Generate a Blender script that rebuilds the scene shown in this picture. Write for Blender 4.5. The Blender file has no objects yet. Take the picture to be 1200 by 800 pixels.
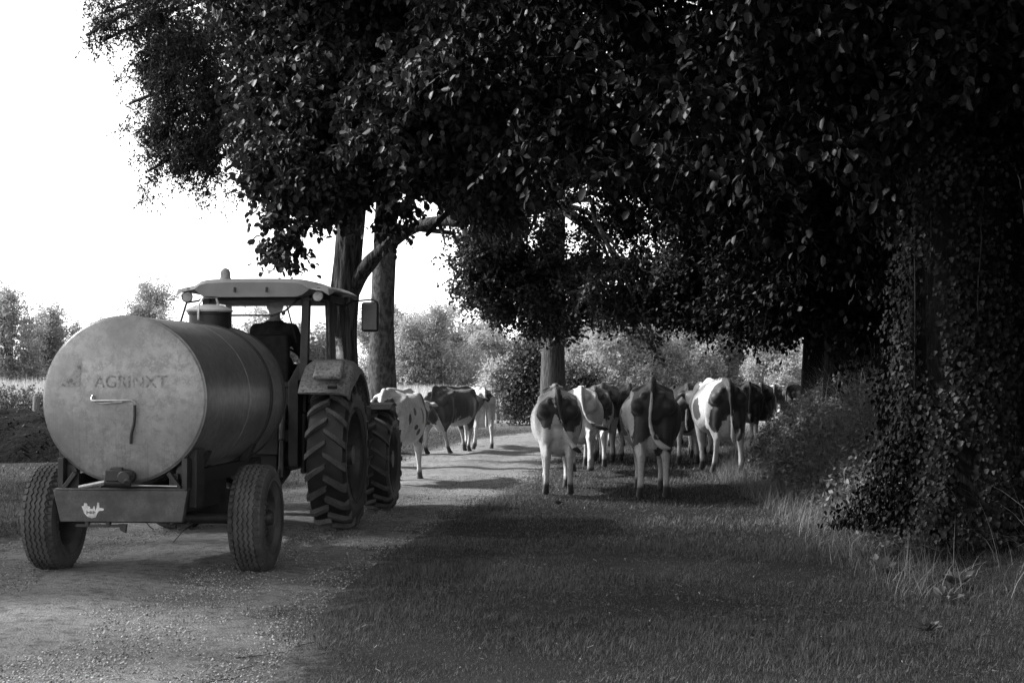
import bpy, bmesh, math, random
import numpy as np
from mathutils import Vector, Matrix
from math import radians, sin, cos, pi, tau

# ------------------------------------------------------------------ camera, sky, sun, exposure
scene = bpy.context.scene
col = scene.collection
CAM_H = 1.6
cam_d = bpy.data.cameras.new("camera"); cam = bpy.data.objects.new("camera", cam_d); col.objects.link(cam)
cam.location = (0, 0, CAM_H); cam.rotation_euler = (radians(90 + 1.43), 0, 0)
cam_d.lens = 54; cam_d.sensor_width = 36; cam_d.clip_end = 3000; cam_d.clip_start = 0.1
scene.camera = cam
SUN_AZ, SUN_EL = 80, 39            # degrees left of straight ahead, above the horizon
world = bpy.data.worlds.new("World"); scene.world = world; world.use_nodes = True
wn, wl = world.node_tree.nodes, world.node_tree.links
wn.clear()
sky = wn.new("ShaderNodeTexSky"); sky.sky_type = 'NISHITA'; sky.sun_disc = False
sky.sun_elevation = radians(SUN_EL); sky.sun_rotation = radians(-SUN_AZ); sky.dust_density = 0.5; sky.air_density = 1.0
bw = wn.new("ShaderNodeRGBToBW"); bg = wn.new("ShaderNodeBackground"); wo = wn.new("ShaderNodeOutputWorld")
bg.inputs[1].default_value = 0.15
wl.new(sky.outputs[0], bw.inputs[0]); wl.new(bw.outputs[0], bg.inputs[0]); wl.new(bg.outputs[0], wo.inputs[0])
sd = bpy.data.lights.new("sun", 'SUN'); sun = bpy.data.objects.new("sun", sd); col.objects.link(sun)
sd.energy = 3.4; sd.angle = radians(4.0); sd.color = (1, 1, 1)
S = Vector((-sin(radians(SUN_AZ)) * cos(radians(SUN_EL)), cos(radians(SUN_AZ)) * cos(radians(SUN_EL)), sin(radians(SUN_EL))))
sun.rotation_euler = S.to_track_quat('Z', 'Y').to_euler()
sun.location = (-20, 20, 30)
vs = scene.view_settings
vs.view_transform = 'Standard'; vs.look = 'None'; vs.gamma = 1; vs.use_curve_mapping = False
vs.exposure = 1.7
scene.render.engine = 'CYCLES'
cy = scene.cycles
cy.max_bounces = 6; cy.diffuse_bounces = 3; cy.glossy_bounces = 3; cy.transmission_bounces = 4
cy.transparent_max_bounces = 16; cy.volume_bounces = 0; cy.use_denoising = True; cy.denoising_input_passes = 'RGB_ALBEDO_NORMAL'; cy.denoising_prefilter = 'ACCURATE'
cy.caustics_reflective = False; cy.caustics_refractive = False

# ------------------------------------------------------------------ helpers
def tag(o, label=None, cat=None, group=None, kind=None):
    if label: o['label'] = label
    if cat: o['category'] = cat
    if group: o['group'] = group
    if kind: o['kind'] = kind
    return o

def empty(name, loc, rz=0, label=None, cat=None, group=None):
    o = bpy.data.objects.new(name, None); col.objects.link(o)
    o.location = loc; o.rotation_euler = (0, 0, rz); o.empty_display_size = .3
    return tag(o, label, cat, group)

def link_mesh(name, me, parent=None, mats=()):
    o = bpy.data.objects.new(name, me); col.objects.link(o)
    for m in mats: me.materials.append(m)
    if parent: o.parent = parent
    return o

class MB:
    def __init__(s): s.v = []; s.f = []; s.mi = []; s.m = 0
    def add(s, vs_, fs):
        b = len(s.v); s.v.extend([tuple(p) for p in vs_])
        for f in fs: s.f.append([i + b for i in f]); s.mi.append(s.m)
    def box(s, c, size, rot=None, taper=None):
        x, y, z = [k / 2 for k in size]
        P = [(-x, -y, -z), (x, -y, -z), (x, y, -z), (-x, y, -z), (-x, -y, z), (x, -y, z), (x, y, z), (-x, y, z)]
        if taper: P = [(p[0] * (taper[0] if p[2] > 0 else 1), p[1] * (taper[1] if p[2] > 0 else 1), p[2]) for p in P]
        R = rot.to_3x3() if rot is not None else Matrix.Identity(3)
        s.add([R @ Vector(p) + Vector(c) for p in P],
              [(0, 3, 2, 1), (4, 5, 6, 7), (0, 1, 5, 4), (1, 2, 6, 5), (2, 3, 7, 6), (3, 0, 4, 7)])
        return s
    def beam(s, p0, p1, w, h, up=(0, 0, 1)):
        p0, p1 = Vector(p0), Vector(p1); d = (p1 - p0); L = d.length; d.normalize()
        u = Vector(up); a = d.cross(u)
        if a.length < 1e-4: a = d.cross(Vector((0, 1, 0)))
        a.normalize(); b = a.cross(d)
        V = []
        for p in (p0, p1):
            for sx, sz in ((-1, -1), (1, -1), (1, 1), (-1, 1)): V.append(p + a * sx * w / 2 + b * sz * h / 2)
        s.add(V, [(0, 1, 2, 3), (7, 6, 5, 4), (0, 4, 5, 1), (1, 5, 6, 2), (2, 6, 7, 3), (3, 7, 4, 0)])
        return s
    def tube(s, pts, rad, n=10, caps=True, jit=None):
        pts = [Vector(p) for p in pts]
        if not hasattr(rad, '__len__'): rad = [rad] * len(pts)
        V = []; F = []; prev = None
        for i, p in enumerate(pts):
            d = (pts[min(i + 1, len(pts) - 1)] - pts[max(i - 1, 0)])
            d = d.normalized() if d.length > 1e-7 else Vector((0, 0, 1))
            if prev is None:
                a = d.cross(Vector((0, 0, 1)));
                if a.length < .1: a = d.cross(Vector((0, 1, 0)))
            else: a = prev - d * prev.dot(d)
            a.normalize(); prev = a; b = d.cross(a)
            for k in range(n):
                t = tau * k / n; r = rad[i] * (jit(i, k) if jit else 1)
                V.append(p + a * (cos(t) * r) + b * (sin(t) * r))
        for i in range(len(pts) - 1):
            for k in range(n):
                k2 = (k + 1) % n
                F.append((i * n + k, (i + 1) * n + k, (i + 1) * n + k2, i * n + k2))
        if caps:
            F.append(tuple(range(n))); F.append(tuple((len(pts) - 1) * n + k for k in reversed(range(n))))
        s.add(V, F); return s
    def cyl(s, p0, p1, r0, r1=None, n=20): return s.tube([p0, p1], [r0, r0 if r1 is None else r1], n)
    def lathe(s, prof, n=32, M=None, a0=0, a1=tau, closed=True):
        """prof: (axial, radius) about the local X axis"""
        M = M or Matrix.Identity(4); V = []; F = []
        full = abs(a1 - a0 - tau) < 1e-6; m = n if full else n + 1
        for (x, r) in prof:
            for k in range(m):
                t = a0 + (a1 - a0) * k / n
                V.append(M @ Vector((x, r * cos(t), r * sin(t))))
        for i in range(len(prof) - 1):
            for k in range(n):
                k2 = (k + 1) % m
                F.append((i * m + k, i * m + k2, (i + 1) * m + k2, (i + 1) * m + k))
        s.add(V, F); return s
    def prism(s, poly, t, M=None):
        """poly in local XZ plane, thickness t along local Y centred"""
        M = M or Matrix.Identity(4); n = len(poly)
        V = [M @ Vector((x, -t / 2, z)) for x, z in poly] + [M @ Vector((x, t / 2, z)) for x, z in poly]
        F = [tuple(range(n)), tuple(reversed(range(n, 2 * n)))]
        for k in range(n):
            k2 = (k + 1) % n; F.append((k, k + n, k2 + n, k2))
        s.add(V, F); return s
    def ball(s, c, r, n=12, m=8, M=None):
        r = r if hasattr(r, '__len__') else (r, r, r); V = []; F = []
        R = M.to_3x3() if M is not None else Matrix.Identity(3)
        V.append(Vector((0, 0, -r[2])))
        for i in range(1, m):
            ph = -pi / 2 + pi * i / m
            for k in range(n):
                t = tau * k / n; V.append(Vector((r[0] * cos(ph) * cos(t), r[1] * cos(ph) * sin(t), r[2] * sin(ph))))
        V.append(Vector((0, 0, r[2]))); top = len(V) - 1
        for k in range(n): F.append((0, 1 + (k + 1) % n, 1 + k)); F.append((top, top - n + k, top - n + (k + 1) % n))
        for i in range(m - 2):
            for k in range(n):
                a = 1 + i * n; k2 = (k + 1) % n
                F.append((a + k, a + k2, a + n + k2, a + n + k))
        s.add([R @ v + Vector(c) for v in V], F); return s
    def cap(s, p0, r0, p1, r1, n=14):
        """closed round cone with ball ends (for remeshing)"""
        p0, p1 = Vector(p0), Vector(p1); d = (p1 - p0).normalized()
        P = []; R = []
        for t in (-.97, -.8, -.45, 0): P.append(p0 + d * r0 * t); R.append(r0 * math.sqrt(max(1 - t * t, .02)))
        for t in (0, .45, .8, .97): P.append(p1 + d * r1 * t); R.append(r1 * math.sqrt(max(1 - t * t, .02)))
        s.tube(P, R, n); return s
    def chain(s, pr, n=14):
        for a, b in zip(pr[:-1], pr[1:]): s.cap(a[0], a[1], b[0], b[1], n)
        return s
    def mesh(s, name, angle=35, smooth=True):
        me = bpy.data.meshes.new(name); me.from_pydata(s.v, [], s.f)
        if any(s.mi): me.polygons.foreach_set('material_index', s.mi)
        bm = bmesh.new(); bm.from_mesh(me); bmesh.ops.recalc_face_normals(bm, faces=bm.faces); bm.to_mesh(me); bm.free()
        if smooth:
            me.polygons.foreach_set('use_smooth', [True] * len(me.polygons))
            me.set_sharp_from_angle(angle=radians(angle))
        me.update(); return me
    def build(s, name, mats, parent=None, bevel=0, angle=35, smooth=True):
        if not isinstance(mats, (list, tuple)): mats = [mats]
        o = link_mesh(name, s.mesh(name, angle, smooth), parent, mats)
        if bevel:
            b = o.modifiers.new('bevel', 'BEVEL'); b.width = bevel; b.segments = 2; b.limit_method = 'ANGLE'; b.angle_limit = radians(40)
        return o

def remeshed(mb, name, voxel, smooth=4, post=None):
    me = mb.mesh(name, smooth=False)
    o = bpy.data.objects.new('tmp', me); col.objects.link(o)
    r = o.modifiers.new('r', 'REMESH'); r.mode = 'VOXEL'; r.voxel_size = voxel
    sm = o.modifiers.new('s', 'SMOOTH'); sm.iterations = smooth; sm.factor = .5
    dg = bpy.context.evaluated_depsgraph_get(); dg.update()
    out = bpy.data.meshes.new_from_object(o.evaluated_get(dg)); out.name = name
    bpy.data.objects.remove(o); bpy.data.meshes.remove(me)
    out.materials.clear()
    out.polygons.foreach_set('use_smooth', [True] * len(out.polygons)); out.update()
    return out

def fast_mesh(name, V, faces_n, idx):
    """V (N,3); faces_n verts per face (int); idx flat array"""
    me = bpy.data.meshes.new(name)
    me.vertices.add(len(V)); me.vertices.foreach_set('co', np.ascontiguousarray(V, dtype=np.float32).ravel())
    nf = len(idx) // faces_n
    me.loops.add(len(idx)); me.loops.foreach_set('vertex_index', np.ascontiguousarray(idx, dtype=np.int32))
    me.polygons.add(nf); me.polygons.foreach_set('loop_start', np.arange(nf, dtype=np.int32) * faces_n)
    me.update(calc_edges=True); return me

# ------------------------------------------------------------------ materials (all grey: the photograph is black and white)
def newmat(name):
    m = bpy.data.materials.new(name); m.use_nodes = True
    nt = m.node_tree; nt.nodes.clear()
    out = nt.nodes.new('ShaderNodeOutputMaterial'); p = nt.nodes.new('ShaderNodeBsdfPrincipled')
    nt.links.new(p.outputs[0], out.inputs[0]); return m, nt, p, out

def g(v): return (v, v, v, 1)

def noise_fac(nt, scale, detail=4, lo=.35, hi=.65, vec=None, stretch=None, coord='Object', rough=.6):
    tc = nt.nodes.new('ShaderNodeTexCoord'); n = nt.nodes.new('ShaderNodeTexNoise')
    n.inputs['Scale'].default_value = scale; n.inputs['Detail'].default_value = detail; n.inputs['Roughness'].default_value = rough
    src = tc.outputs[coord]
    if stretch:
        mp = nt.nodes.new('ShaderNodeMapping'); mp.inputs['Scale'].default_value = stretch
        nt.links.new(src, mp.inputs[0]); src = mp.outputs[0]
    nt.links.new(src, n.inputs['Vector'])
    mr = nt.nodes.new('ShaderNodeMapRange'); mr.inputs[1].default_value = lo; mr.inputs[2].default_value = hi
    nt.links.new(n.outputs[0], mr.inputs[0])
    return mr.outputs[0], n.outputs[0]

def mixc(nt, fac, a, b):
    m = nt.nodes.new('ShaderNodeMix'); m.data_type = 'RGBA'
    if hasattr(fac, 'links'): nt.links.new(fac, m.inputs[0])
    else: m.inputs[0].default_value = fac
    for k, v in ((6, a), (7, b)):
        if hasattr(v, 'links'): nt.links.new(v, m.inputs[k])
        else: m.inputs[k].default_value = g(v)
    return m.outputs[2]

def bump(nt, p, h, strength=.3, dist=.01):
    b = nt.nodes.new('ShaderNodeBump'); b.inputs['Strength'].default_value = strength; b.inputs['Distance'].default_value = dist
    nt.links.new(h, b.inputs['Height']); nt.links.new(b.outputs[0], p.inputs['Normal'])

def paint(name, a, b=None, scale=6, rough=.5, metal=0, bs=.15, lo=.4, hi=.62, fine=0, coord='Object', stretch=None, bd=.004):
    m, nt, p, out = newmat(name)
    f, raw = noise_fac(nt, scale, 6, lo, hi, coord=coord, stretch=stretch)
    c = mixc(nt, f, a, b if b is not None else a * .7)
    if fine:
        f2, r2 = noise_fac(nt, scale * 9, 4, .45, .7, coord=coord)
        c = mixc(nt, f2, c, fine)
        raw = r2
    nt.links.new(c, p.inputs['Base Color'])
    p.inputs['Roughness'].default_value = rough; p.inputs['Metallic'].default_value = metal
    if rough >= .85: p.inputs['Specular IOR Level'].default_value = .08
    if bs: bump(nt, p, raw, bs, bd)
    return m

M = {}
M['rubber'] = paint('tyre_rubber', .035, .085, 5, .8, bs=.25, fine=.07)
M['black'] = paint('black_metal', .010, .022, 8, .55)
M['dark'] = paint('dark_painted_metal', .028, .05, 5, .5, fine=.02)
M['rim'] = paint('wheel_rim_metal', .05, .025, 9, .6)
M['roof'] = paint('cab_roof_plastic', .30, .24, 3, .45, bs=.05)
M['fender'] = paint('muddy_fender', .26, .17, 4, .5, fine=.04)
M['hatchm'] = paint('hatch_lid_paint', .55, .4, 5, .5)
M['hoodm'] = paint('bonnet_paint', .15, .1, 4, .4)
M['chrome'] = paint('bright_steel', .6, .4, 12, .3, metal=.8, bs=.05)
M['beam'] = paint('rusty_beam_paint', .075, .03, 7, .55, fine=.035)
M['light'] = paint('lamp_lens', .3, .2, 40, .15, bs=.3)
M['cloth'] = paint('dark_jacket_cloth', .018, .028, 12, .9, bs=.3)
M['skin'] = paint('skin', .3, .25, 20, .6)
M['cap'] = paint('cap_cloth', .35, .25, 20, .9)
M['wood'] = paint('weathered_wood', .16, .07, 6, .85, stretch=(8, 8, 1), bs=.5)
M['stub'] = paint('beacon_lens', .30, .22, 20, .2, bs=.05)
M['sticker'] = paint('sticker_paper', .6, .35, 18, .6, bs=0)

# tank: mottled galvanised steel with vertical wash streaks
m, nt, p, out = newmat('galvanised_tank_steel'); M['tank'] = m
f1, r1 = noise_fac(nt, 16, 7, .42, .60)
f2, r2 = noise_fac(nt, 60, 3, .5, .75)
f3, r3 = noise_fac(nt, 2.2, 4, .35, .7)
f4, r4 = noise_fac(nt, 9, 5, .5, .72, stretch=(7, 1, .25))
c = mixc(nt, f1, .29, .20); c = mixc(nt, f2, c, .36)
c = mixc(nt, f3, c, .17)
tc = nt.nodes.new('ShaderNodeTexCoord'); sx = nt.nodes.new('ShaderNodeSeparateXYZ'); nt.links.new(tc.outputs['Object'], sx.inputs[0])
mr = nt.nodes.new('ShaderNodeMapRange'); mr.inputs[1].default_value = 1.5; mr.inputs[2].default_value = .8; mr.inputs[3].default_value = 0; mr.inputs[4].default_value = .75
nt.links.new(sx.outputs[2], mr.inputs[0])
mu = nt.nodes.new('ShaderNodeMath'); mu.operation = 'MULTIPLY'; nt.links.new(mr.outputs[0], mu.inputs[0]); nt.links.new(f4, mu.inputs[1])
c = mixc(nt, mu.outputs[0], c, .12)
nt.links.new(c, p.inputs['Base Color']); p.inputs['Metallic'].default_value = .45
rr = nt.nodes.new('ShaderNodeMapRange'); rr.inputs[3].default_value = .28; rr.inputs[4].default_value = .5
nt.links.new(r1, rr.inputs[0]); nt.links.new(rr.outputs[0], p.inputs['Roughness'])
bump(nt, p, r3, .12, .02)
TANKC = c

# worn lettering: dark paint flaked off
m, nt, p, out = newmat('worn_lettering_paint'); M['letter'] = m
f1, r1 = noise_fac(nt, 30, 5, .42, .54, coord='Object')
nt.links.new(mixc(nt, f1, .11, .25), p.inputs['Base Color']); p.inputs['Roughness'].default_value = .6

# thin dusty glass
m, nt, p, out = newmat('dusty_glass'); M['glass'] = m
tr = nt.nodes.new('ShaderNodeBsdfTransparent'); tr.inputs[0].default_value = g(.95)
gl = nt.nodes.new('ShaderNodeBsdfGlossy'); gl.inputs['Roughness'].default_value = .03; gl.inputs[0].default_value = g(.9)
df = nt.nodes.new('ShaderNodeBsdfDiffuse'); df.inputs[0].default_value = g(.4)
lw = nt.nodes.new('ShaderNodeLayerWeight'); pw = nt.nodes.new('ShaderNodeMath'); pw.operation = 'POWER'; pw.inputs[1].default_value = 4; nt.links.new(lw.outputs['Facing'], pw.inputs[0]); fr = nt.nodes.new('ShaderNodeMath'); fr.operation = 'MULTIPLY_ADD'; fr.inputs[1].default_value = .6; fr.inputs[2].default_value = .03; nt.links.new(pw.outputs[0], fr.inputs[0])
mx = nt.nodes.new('ShaderNodeMixShader'); mx2 = nt.nodes.new('ShaderNodeMixShader')
f, raw = noise_fac(nt, 7, 5, .4, .8, stretch=(1, 1, .3))
mf = nt.nodes.new('ShaderNodeMath'); mf.operation = 'MULTIPLY_ADD'; mf.inputs[1].default_value = .12; mf.inputs[2].default_value = .03; nt.links.new(f, mf.inputs[0])
nt.links.new(mf.outputs[0], mx2.inputs[0]); nt.links.new(tr.outputs[0], mx2.inputs[1]); nt.links.new(df.outputs[0], mx2.inputs[2])
nt.links.new(fr.outputs[0], mx.inputs[0]); nt.links.new(mx2.outputs[0], mx.inputs[1]); nt.links.new(gl.outputs[0], mx.inputs[2])
nt.links.new(mx.outputs[0], out.inputs[0])

def leafmat(name, a, b, trans=.3, rough=.4, spec=.5):
    m, nt, p, out = newmat(name)
    geo = nt.nodes.new('ShaderNodeNewGeometry')
    c = mixc(nt, geo.outputs['Random Per Island'], a, b)
    nt.links.new(c, p.inputs['Base Color']); p.inputs['Roughness'].default_value = rough
    p.inputs['Specular IOR Level'].default_value = spec
    t = nt.nodes.new('ShaderNodeBsdfTranslucent'); nt.links.new(c, t.inputs[0])
    x = nt.nodes.new('ShaderNodeMixShader'); x.inputs[0].default_value = trans
    nt.links.new(p.outputs[0], x.inputs[1]); nt.links.new(t.outputs[0], x.inputs[2]); nt.links.new(x.outputs[0], out.inputs[0])
    return m
M['leaf'] = leafmat('broad_leaf', .014, .050, .18, .5, .2)
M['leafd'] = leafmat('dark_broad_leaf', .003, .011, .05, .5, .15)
M['leafs'] = leafmat('fine_leaf', .018, .045, .2, .5, .2)
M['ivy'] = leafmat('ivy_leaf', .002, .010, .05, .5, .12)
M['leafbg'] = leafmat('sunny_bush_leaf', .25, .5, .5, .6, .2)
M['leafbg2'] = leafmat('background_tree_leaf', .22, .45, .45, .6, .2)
M['leafhedge'] = leafmat('hedge_leaf', .05, .16, .3, .5, .3)
M['bramble'] = leafmat('bramble_leaf', .04, .19, .3, .5, .2)
M['grass'] = leafmat('grass_blade', .014, .16, .3, .6, .2)
M['longgrass'] = leafmat('long_grass_blade', .05, .26, .3, .6, .2)
M['pale'] = leafmat('pale_meadow_grass', .28, .5, .4, .7, .2)
M['straw'] = leafmat('dry_straw', .25, .5, .1, .7, .2)
M['lug'] = paint('dusty_tread_rubber', .06, .10, 6, .8, bs=.3, fine=.04)
M['soil'] = paint('dark_soil', .010, .005, 9, .95, bs=1, bd=.05)

def bark(name, a, b, scale, stretch, bd=.03, lo=.35, hi=.65):
    return paint(name, a, b, scale, .9, bs=.9, lo=lo, hi=hi, stretch=stretch, bd=bd)
M['barkA'] = bark('furrowed_bark', .06, .012, 7, (3, 3, .28), .07, .42, .58)
M['barkB'] = bark('smooth_bark', .085, .03, 11, (1.3, 1.3, .8), .03, .4, .6)
M['barkC'] = bark('grey_bark', .10, .04, 10, (3, 3, .35), .05, .4, .6)
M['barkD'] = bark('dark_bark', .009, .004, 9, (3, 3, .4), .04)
# ------------------------------------------------------------------ ground, track
RNG = np.random.default_rng(7)
RY = np.array([2, 8.1, 11.3, 14.05, 19.9, 25, 28.8, 35, 41, 50, 62, 80])
RR = np.array([-1.5, -1.42, -1.44, -1.25, -.6, .2, .5, .9, 1.9, 4.2, 8.5, 15])
LY = np.array([2, 8.1, 11.3, 14.8, 19, 23, 34, 41, 50, 62, 80])
LR = np.array([-5.6, -5.3, -5.1, -4.85, -4.2, -3.0, -1.8, -.9, 1.6, 6.0, 13])
BY = np.array([0, 11, 13, 14.8, 18.6, 25, 38, 60, 90]); BX = np.array([3.6, 3.5, 3.4, 3.5, 3.75, 4.0, 6.3, 12, 22])
def road_r(y): return np.interp(y, RY, RR)
def road_l(y): return np.interp(y, LY, LR)
def sst(a, b, x):
    t = np.clip((x - a) / (b - a), 0, 1); return t * t * (3 - 2 * t)
def lump(x, y):
    return (np.sin(x * 1.3 + 1.7 * np.sin(y * .7)) + np.sin(y * 1.9 + x * .6 + 1) + np.sin(x * 3.1 - y * 2.3) * .5) * .33
def gh(x, y):
    x = np.asarray(x, float); y = np.asarray(y, float)
    off = np.maximum(np.maximum(x - road_r(y), road_l(y) - x), 0)
    m = sst(0, 1.2, off) * np.exp(-np.maximum(y - 60, 0) / 30)
    bank = sst(0, 1.6, x - np.interp(y, BY, BX)) * .35 * np.exp(-np.maximum(y - 50, 0) / 20) * sst(5, 9, y + 3)
    return lump(x, y) * .03 * m + bank + .03 * sst(0, .5, off)
def graded(lo, hi, step, far, k=1.25):
    a = list(np.arange(lo, hi + 1e-6, step)); s = step
    while a[-1] < far: s *= k; a.append(a[-1] + s)
    s = step; b = []
    x = lo
    while x > -far: s *= k; x -= s; b.append(x)
    return np.array(b[::-1] + a)
def grid_mesh(name, xs, ys, zf):
    X, Y = np.meshgrid(xs, ys); Z = zf(X, Y); V = np.stack([X, Y, Z], -1).reshape(-1, 3)
    nx, ny = len(xs), len(ys); i = np.arange(nx - 1); j = np.arange(ny - 1); I, J = np.meshgrid(i, j)
    a = (J * nx + I).ravel(); idx = np.stack([a, a + 1, a + nx + 1, a + nx], -1).ravel()
    me = fast_mesh(name, V, 4, idx); me.polygons.foreach_set('use_smooth', [True] * len(me.polygons)); return me

m, nt, p, out = newmat('grassy_soil'); M['ground'] = m
f1, r1 = noise_fac(nt, 30, 6, .35, .65, coord='Object'); f2, r2 = noise_fac(nt, 1.1, 5, .4, .6)
c = mixc(nt, f1, .018, .034); c = mixc(nt, f2, c, .022)
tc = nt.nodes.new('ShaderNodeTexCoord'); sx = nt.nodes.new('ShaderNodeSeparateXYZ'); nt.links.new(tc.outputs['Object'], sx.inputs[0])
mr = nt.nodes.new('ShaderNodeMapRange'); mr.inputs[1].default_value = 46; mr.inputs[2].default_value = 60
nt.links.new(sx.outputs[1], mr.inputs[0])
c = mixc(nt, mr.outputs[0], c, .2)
va = nt.nodes.new('ShaderNodeAttribute'); va.attribute_name = 'verge'
f5, r5 = noise_fac(nt, 7, 6, .3, .7); vm = nt.nodes.new('ShaderNodeMath'); vm.operation = 'MULTIPLY_ADD'; vm.inputs[1].default_value = 1.2; nt.links.new(r5, vm.inputs[0]); nt.links.new(va.outputs['Fac'], vm.inputs[2])
vr = nt.nodes.new('ShaderNodeMapRange'); vr.inputs[1].default_value = .95; vr.inputs[2].default_value = 1.35; nt.links.new(vm.outputs[0], vr.inputs[0])
f6, r6 = noise_fac(nt, 60, 5, .38, .62); c = mixc(nt, vr.outputs[0], c, mixc(nt, f6, .07, .15))
nt.links.new(c, p.inputs['Base Color']); p.inputs['Roughness'].default_value = .95; p.inputs['Specular IOR Level'].default_value = .1
bump(nt, p, r1, .6, .03)
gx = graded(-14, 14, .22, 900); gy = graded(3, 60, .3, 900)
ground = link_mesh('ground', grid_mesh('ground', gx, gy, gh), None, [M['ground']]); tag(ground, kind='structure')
co = np.empty(len(ground.data.vertices) * 3, np.float32); ground.data.vertices.foreach_get('co', co); co = co.reshape(-1, 3)
dd = np.maximum(np.maximum(co[:, 0] - road_r(co[:, 1]), road_l(co[:, 1]) - co[:, 0]), 0)
at = ground.data.attributes.new('verge', 'FLOAT', 'POINT'); at.data.foreach_set('value', np.exp(-dd / .38).astype(np.float32))

# the gravel track, one sheet a few millimetres above the ground with ragged edges
m, nt, p, out = newmat('gravel_track_surface'); M['gravel'] = m
f1, r1 = noise_fac(nt, 70, 5, .38, .62); f2, r2 = noise_fac(nt, 1.0, 6, .35, .68); f3, r3 = noise_fac(nt, 180, 2, .5, .75)
f4, r4 = noise_fac(nt, 9, 6, .48, .72)
f1b, r1b = noise_fac(nt, 38, 4, .44, .58)
c = mixc(nt, f1, .11, .36); c = mixc(nt, f1b, c, .26); c = mixc(nt, f3, c, .5); c = mixc(nt, f2, c, .19)
c = mixc(nt, f4, c, .09)
nt.links.new(c, p.inputs['Base Color']); p.inputs['Roughness'].default_value = .92; p.inputs['Specular IOR Level'].default_value = .2
ad = nt.nodes.new('ShaderNodeMath'); ad.operation = 'MULTIPLY_ADD'; ad.inputs[1].default_value = 2.2
nt.links.new(r4, ad.inputs[0]); nt.links.new(r1, ad.inputs[2]); bump(nt, p, ad.outputs[0], 1.0, .05)
ys = np.arange(3, 78, .12); nu = 40
V = []
ph = RNG.uniform(0, 6, 8)
for y in ys:
    w = .13 * (math.sin(y * 3.1 + ph[0]) + .7 * math.sin(y * 7.7 + ph[1]) + .5 * math.sin(y * 17 + ph[2]))
    w2 = .12 * (math.sin(y * 2.7 + ph[3]) + .7 * math.sin(y * 8.7 + ph[4]) + .5 * math.sin(y * 19 + ph[5]))
    a, b = float(road_l(y)) + w2, float(road_r(y)) + w
    for k in range(nu + 1):
        u = k / nu; x = a + (b - a) * u
        rut = -.018 * (math.exp(-((u - .28) / .09) ** 2) + math.exp(-((u - .74) / .09) ** 2)) + .02 * math.exp(-((u - .5) / .12) ** 2)
        edge = min(u, 1 - u) * (b - a)
        V.append((x, y, max(float(gh(x, y)), 0) + .004 + (rut + .02) * min(edge / .3, 1) + .004 * lump(x * 5, y * 5) * min(edge / .2, 1)))
V = np.array(V); I, J = np.meshgrid(np.arange(nu), np.arange(len(ys) - 1)); a = (J * (nu + 1) + I).ravel()
me = fast_mesh('gravel_track', V, 4, np.stack([a, a + 1, a + nu + 2, a + nu + 1], -1).ravel())
me.polygons.foreach_set('use_smooth', [True] * len(me.polygons))
track = link_mesh('gravel_track', me, None, [M['gravel']]); tag(track, kind='structure')

M['clover'] = leafmat('clover_leaf', .025, .10, .2, .45, .4)
# loose stones on the track (stuff)
def stones(name, n, y0, y1, smin, smax, mat, seed):
    r = np.random.default_rng(seed)
    y = y0 + (y1 - y0) * r.random(n) ** 1.4; u = r.random(n); x = road_l(y) + (road_r(y) - road_l(y) + .25) * u - .1
    s = smin + (smax - smin) * r.random(n) ** 3
    base = np.array([(1, 0, 0), (-1, 0, 0), (0, 1, 0), (0, -1, 0), (0, 0, .7), (0, 0, -.5)], float)
    P = base[None] * s[:, None, None] * r.uniform(.6, 1.3, (n, 6, 1)); an = r.uniform(0, tau, n)
    ca, sa = np.cos(an)[:, None], np.sin(an)[:, None]
    Q = np.stack([P[..., 0] * ca - P[..., 1] * sa, P[..., 0] * sa + P[..., 1] * ca, P[..., 2]], -1)
    z = np.maximum(gh(x, y), 0) + .02
    Q += np.stack([x, y, z], -1)[:, None]
    F = np.array([(0, 2, 4), (2, 1, 4), (1, 3, 4), (3, 0, 4), (2, 0, 5), (1, 2, 5), (3, 1, 5), (0, 3, 5)])
    idx = (F[None] + (np.arange(n) * 6)[:, None, None]).ravel()
    o = link_mesh(name, fast_mesh(name, Q.reshape(-1, 3), 3, idx), None, [mat]); return tag(o, kind='stuff')
M['stone'] = leafmat('loose_stone', .05, .42, 0, .85, .2)
tag(stones('loose_gravel', 90000, 7.5, 26, .003, .012, M['stone'], 3), 'loose small stones scattered over the gravel track', 'gravel')

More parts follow.
